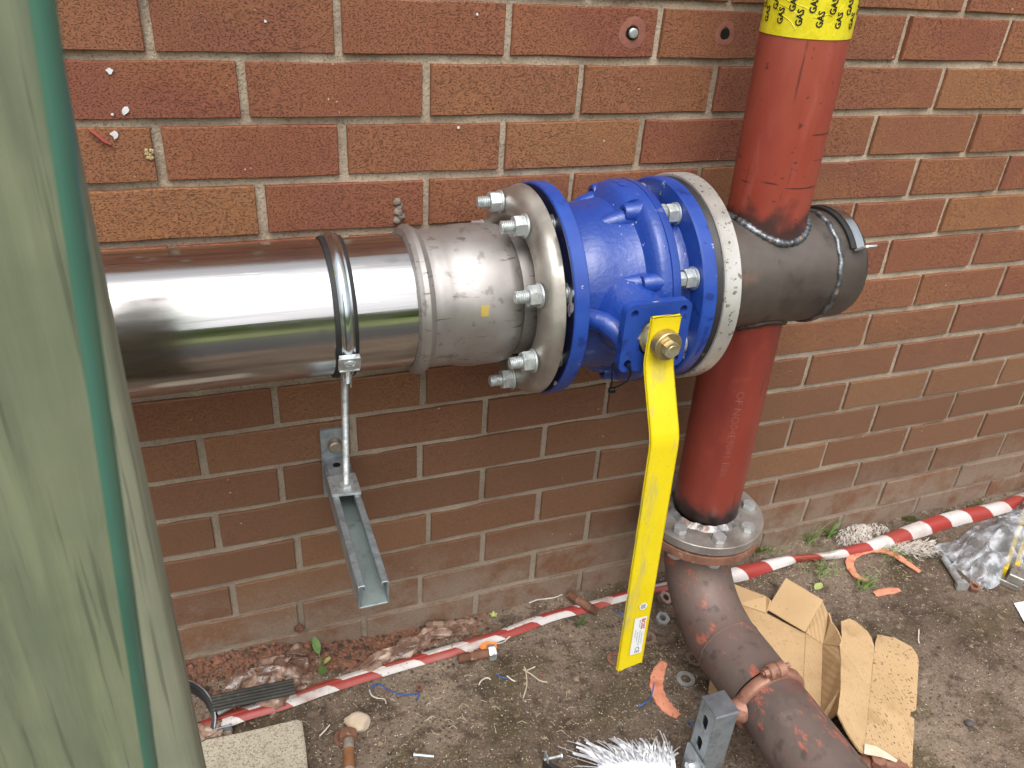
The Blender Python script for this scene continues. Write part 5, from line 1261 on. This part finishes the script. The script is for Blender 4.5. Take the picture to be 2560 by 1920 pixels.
# wires and twigs
def wire(name, P, r, m, label, cat, z=.003):
    pts = smoothpts([G_(x, y, z + (k % 2) * .002) for k, (x, y) in enumerate(P)], 6); bm = bmesh.new(); tube(bm, pts, r, 6); o = obj(name, bm, m, None, 60); return tag(o, label, cat)
wire('blue_wire', [(800, 1490), (808, 1480), (822, 1478), (836, 1490), (858, 1498), (880, 1502), (904, 1497), (902, 1512)], .0012, m_bluep, 'curly blue plastic strand just below the striped tape', 'plastic strand')
wire('blue_wire', [(1379, 1527), (1393, 1518), (1405, 1508), (1412, 1482), (1413, 1464), (1418, 1447)], .0012, m_bluep, 'blue plastic strand hugging the curved orange gasket', 'plastic strand')
wire('blue_wire', [(1488, 1558), (1494, 1564), (1501, 1570)], .0014, m_bluep, 'tiny blue strand between gasket and strut post', 'plastic strand')
wire('blue_wire', [(1072, 1456), (1082, 1462), (1094, 1465)], .0011, m_bluep, 'short blue strand among white threads on the soil', 'plastic strand')
wire('blue_wire', [(1330, 1320), (1342, 1326), (1352, 1330)], .0011, m_bluep, 'short blue strand behind the yellow lever', 'plastic strand')
wire('white_thread', [(798, 1490), (803, 1502), (815, 1508), (830, 1510), (834, 1520)], .0011, m_whited, 'white thread curling under the curly blue strand', 'thread')
wire('white_thread', [(1034, 1480), (1040, 1470), (1052, 1464), (1060, 1468)], .0012, m_whited, 'white thread left of the dry twig', 'thread')
wire('white_thread', [(1095, 1460), (1105, 1468), (1113, 1472)], .0012, m_whited, 'white thread right beside the short blue strand', 'thread')
wire('white_thread', [(734, 1612), (742, 1600), (746, 1592)], .0011, m_whited, 'white thread left of the bottom bolt', 'thread')
wire('white_thread', [(690, 1590), (702, 1578), (712, 1566)], .0012, m_whited, 'white thread by the right corner of the slab', 'thread')
wire('white_thread', [(1143, 1302), (1160, 1296), (1182, 1293), (1200, 1290), (1215, 1284)], .0011, m_whited, 'white thread along the wall foot above the tape', 'thread')
wire('white_thread', [(1068, 1390), (1085, 1388), (1098, 1378), (1106, 1370)], .001, m_whited, 'white thread hanging from the tape by the orange wrapper', 'thread')
wire('white_thread', [(2028, 1180), (2036, 1192), (2046, 1198), (2056, 1200)], .0011, m_whited, 'single thread between tangled fabric and clean bolt', 'thread')
wire('white_thread', [(1985, 1360), (1984, 1380), (1986, 1390)], .0012, m_whited, 'short white thread on bare soil right of the cardboard', 'thread')
t = thing('dry_twig', tuple(G_(1140, 1460)), 'pale forked dry twig lying on the soil left of the lever', 'twig')
for P in ([(1130, 1508), (1138, 1480), (1136, 1450), (1132, 1440)], [(1130, 1446), (1150, 1458), (1166, 1470), (1182, 1474)], [(1138, 1448), (1148, 1444), (1156, 1440)]):
    bm = bmesh.new(); tube(bm, smoothpts([G_(x, y, .004) for x, y in P], 5), .0012, 6); obj('stem', bm, m_dry, t, 60)
bm = bmesh.new()
for k in range(170):
    cx_, cy_ = qr.choice(((1700, 1250), (1880, 1235), (1790, 1250), (1600, 1260), (1010, 1500), (900, 1560), (700, 1590), (1500, 1330), (1450, 1600), (1900, 1220), (1200, 1560)))
    px, py = cx_ + qr.gauss(0, 60), cy_ + qr.gauss(0, 30)
    p = G_(px, py, .0015)
    if p.y > -.01: continue
    a = qr.uniform(0, 6.28); l = qr.uniform(.005, .018); d = Vector((cos(a), sin(a), 0)); s = Vector((-d.y, d.x, 0))
    tube(bm, [p, p + d * l * .5 + s * l * qr.uniform(-.3, .3) + Vector((0, 0, .002)), p + d * l], .00038, 4)
o = obj('fibre_litter', bm, m_dry, None, 60); tag(o, 'thin pale fibres and straw bits scattered on the soil', 'litter', kind='stuff')

# plants
def leaf(bm, base, tip, w_, n=7, curl=.3):
    d = tip - base; s = d.cross(Vector((0, 0, 1)));
    if s.length < 1e-6: s = Vector((1, 0, 0))
    s.normalize(); up = s.cross(d).normalized(); rows = []
    for k in range(n + 1):
        t = k / n; ww = w_ * sin(pi * min(1, t * .93 + .04)) ** .8; p = base + d * t + up * (-curl * d.length * t * t * .5)
        rows.append([bm.verts.new(p - s * ww), bm.verts.new(p - up * ww * .25), bm.verts.new(p + s * ww)])
    for A_, B_ in zip(rows, rows[1:]):
        for k in range(2): bm.faces.new((A_[k], B_[k], B_[k + 1], A_[k + 1]))
t = thing('dock_seedling', tuple(G_(690, 1440)), 'green broad-leaved seedling growing from brick dust at the wall foot', 'plant')
b = G_(694, 1432, 0)
for (tx, ty, y_, w_, m_) in ((679, 1392, -.018, .0075, m_leaf), (712, 1420, -.05, .008, m_leafy), (697, 1452, -.075, .008, m_leaf)):
    tip = wp(tx, ty - (16 if ty < 1400 else -2), y_); bs = b.lerp(tip, .35); bm = bmesh.new(); leaf(bm, bs, tip, w_); obj('leaf', bm, m_, t, 60)
    bm = bmesh.new(); tube(bm, [b, b.lerp(bs, .5) + Vector((0, 0, .002)), bs], .0009, 6); obj('stem', bm, m_leaf, t, 60)
t = thing('seedling', tuple(G_(1247, 1358)), 'small dark green seedling growing by the stud bolt on the tape', 'plant')
b = G_(1245, 1356)
for dx, dz_, w_ in ((.012, .036, .005), (-.006, .024, .005), (.004, .016, .004), (.016, .022, .004)):
    bm = bmesh.new(); leaf(bm, b + Vector((dx * .2, 0, dz_ * .3)), b + Vector((dx, -.004, dz_)), w_); obj('leaf', bm, m_leaf, t, 60)
    bm = bmesh.new(); tube(bm, [b, b + Vector((dx * .2, 0, dz_ * .32))], .0008, 5); obj('stem', bm, m_leaf, t, 60)
t = thing('clover_sprout', tuple(G_(1066, 1332)), 'tiny light green sprout on soil above the tape left of the lever', 'plant')
b = G_(1066, 1330, .002)
for k in range(5):
    a = k * 1.3; bm = bmesh.new(); leaf(bm, b, b + Vector((.008 * cos(a), .008 * sin(a), .005)), .0028); obj('leaf', bm, m_leafy, t, 60)
def tuft(px, py, n, h, spread, label, m=m_grass, wide=.0018, name='grass_tuft'):
    b = G_(px, py); t = thing(name, tuple(b), label, 'grass'); bm = bmesh.new()
    for k in range(n):
        a = qr.uniform(0, 6.28); r = spread * qr.random(); p = b + Vector((r * cos(a) * 1.4, r * sin(a), 0)); p.y = min(p.y, -.006); p.z = gh(p.x, p.y)
        a2 = qr.uniform(0, 6.28); l = h * qr.uniform(.5, 1.2); q = p + Vector((cos(a2) * l * qr.uniform(.2, .9), sin(a2) * l * qr.uniform(.2, .8), l * qr.uniform(.3, .9))); q.y = min(q.y, -.005)
        pts = [p, p.lerp(q, .5) + Vector((0, 0, l * .18)), q]; ribbon(bm, smoothpts(pts, 3), [wide * (1 - i / 7.5) for i in range(7)], [Vector((sin(a2) * .5, -.6, .8))] * 7)
    o = obj('blades', bm, m, t, 60); o['kind'] = 'stuff'; return t
tuft(1865, 1268, 60, .045, .018, 'bright grass tuft right of the folded cardboard below the tape')
tuft(1775, 1235, 60, .04, .035, 'grass tuft under the striped tape nearest the cardboard flap')
tuft(1930, 1205, 50, .035, .03, 'grass growing inside the open orange gasket ring')
tuft(1650, 1188, 26, .035, .03, 'low weeds at the wall right of the lower flange', m_grass, .0016, 'weed_patch')
tuft(1745, 1172, 22, .065, .014, 'taller weeds against the wall above the striped tape', m_grass, .0018, 'weed_clump')
tuft(1790, 1160, 12, .06, .01, 'pointed green weed between tall weeds and tangled fabric', m_leaf, .0034, 'weed_clump')
bm = bmesh.new(); p = G_(1768, 1266, .003); leaf(bm, p + Vector((-.014, -.006, 0)), p + Vector((.014, .006, .003)), .008); o = obj('fallen_leaf', bm, m_leafy, None, 60); tag(o, 'single oval green leaf lying above the folded cardboard', 'leaf')
# moss along the wall foot
bm = bmesh.new()
for px, py, s_ in ((2108, 1098, 26), (2060, 1110, 18), (1810, 1150, 26), (1965, 1122, 16), (1640, 1190, 18), (1500, 1225, 18)):
    for k in range(240):
        x_, y_ = px + qr.gauss(0, s_ * .5), py + qr.gauss(0, s_ * .16); p = G_(x_, y_, .001); p.y = min(p.y, -.003)
        a = qr.uniform(0, 6.28); tube(bm, [p, p + Vector((.003 * cos(a), .003 * sin(a), qr.uniform(.002, .007)))], .0005, 3, False)
o = obj('moss', bm, mat('moss', [(70, 74, 34), (96, 92, 46)], 60, rough=.9), None, 60); tag(o, 'dull green moss growing along the right foot of the wall', 'moss', kind='stuff')

# ================================================================== behind the viewer: hedge that the polished pipe mirrors
bm = bmesh.new(); qh = random.Random(2)
xs = lin_steps(-16, 18, 200); zs = lin_steps(0, 2.6, 22); rows = []
for x in xs:
    top = 1.0 + .10 * nz((x, 0, 0), .8)
    rows.append([bm.verts.new((x, -10.2 + .35 * nz((x, 0, z), 1.6) + .15 * nz((x, 0, z), 6, 3), z * top)) for z in zs] + [bm.verts.new((x, -11.4, 2.6 * top)), bm.verts.new((x, -11.4, 0))])
for A_, B_ in zip(rows, rows[1:]):
    for k in range(len(A_) - 1): bm.faces.new((A_[k], B_[k], B_[k + 1], A_[k + 1]))
o = obj('hedge', fix(bm), m_hedge, None, 0, origin=(0, -10.6, 0)); tag(o, 'long clipped green hedge across the yard facing the brick wall', 'hedge')
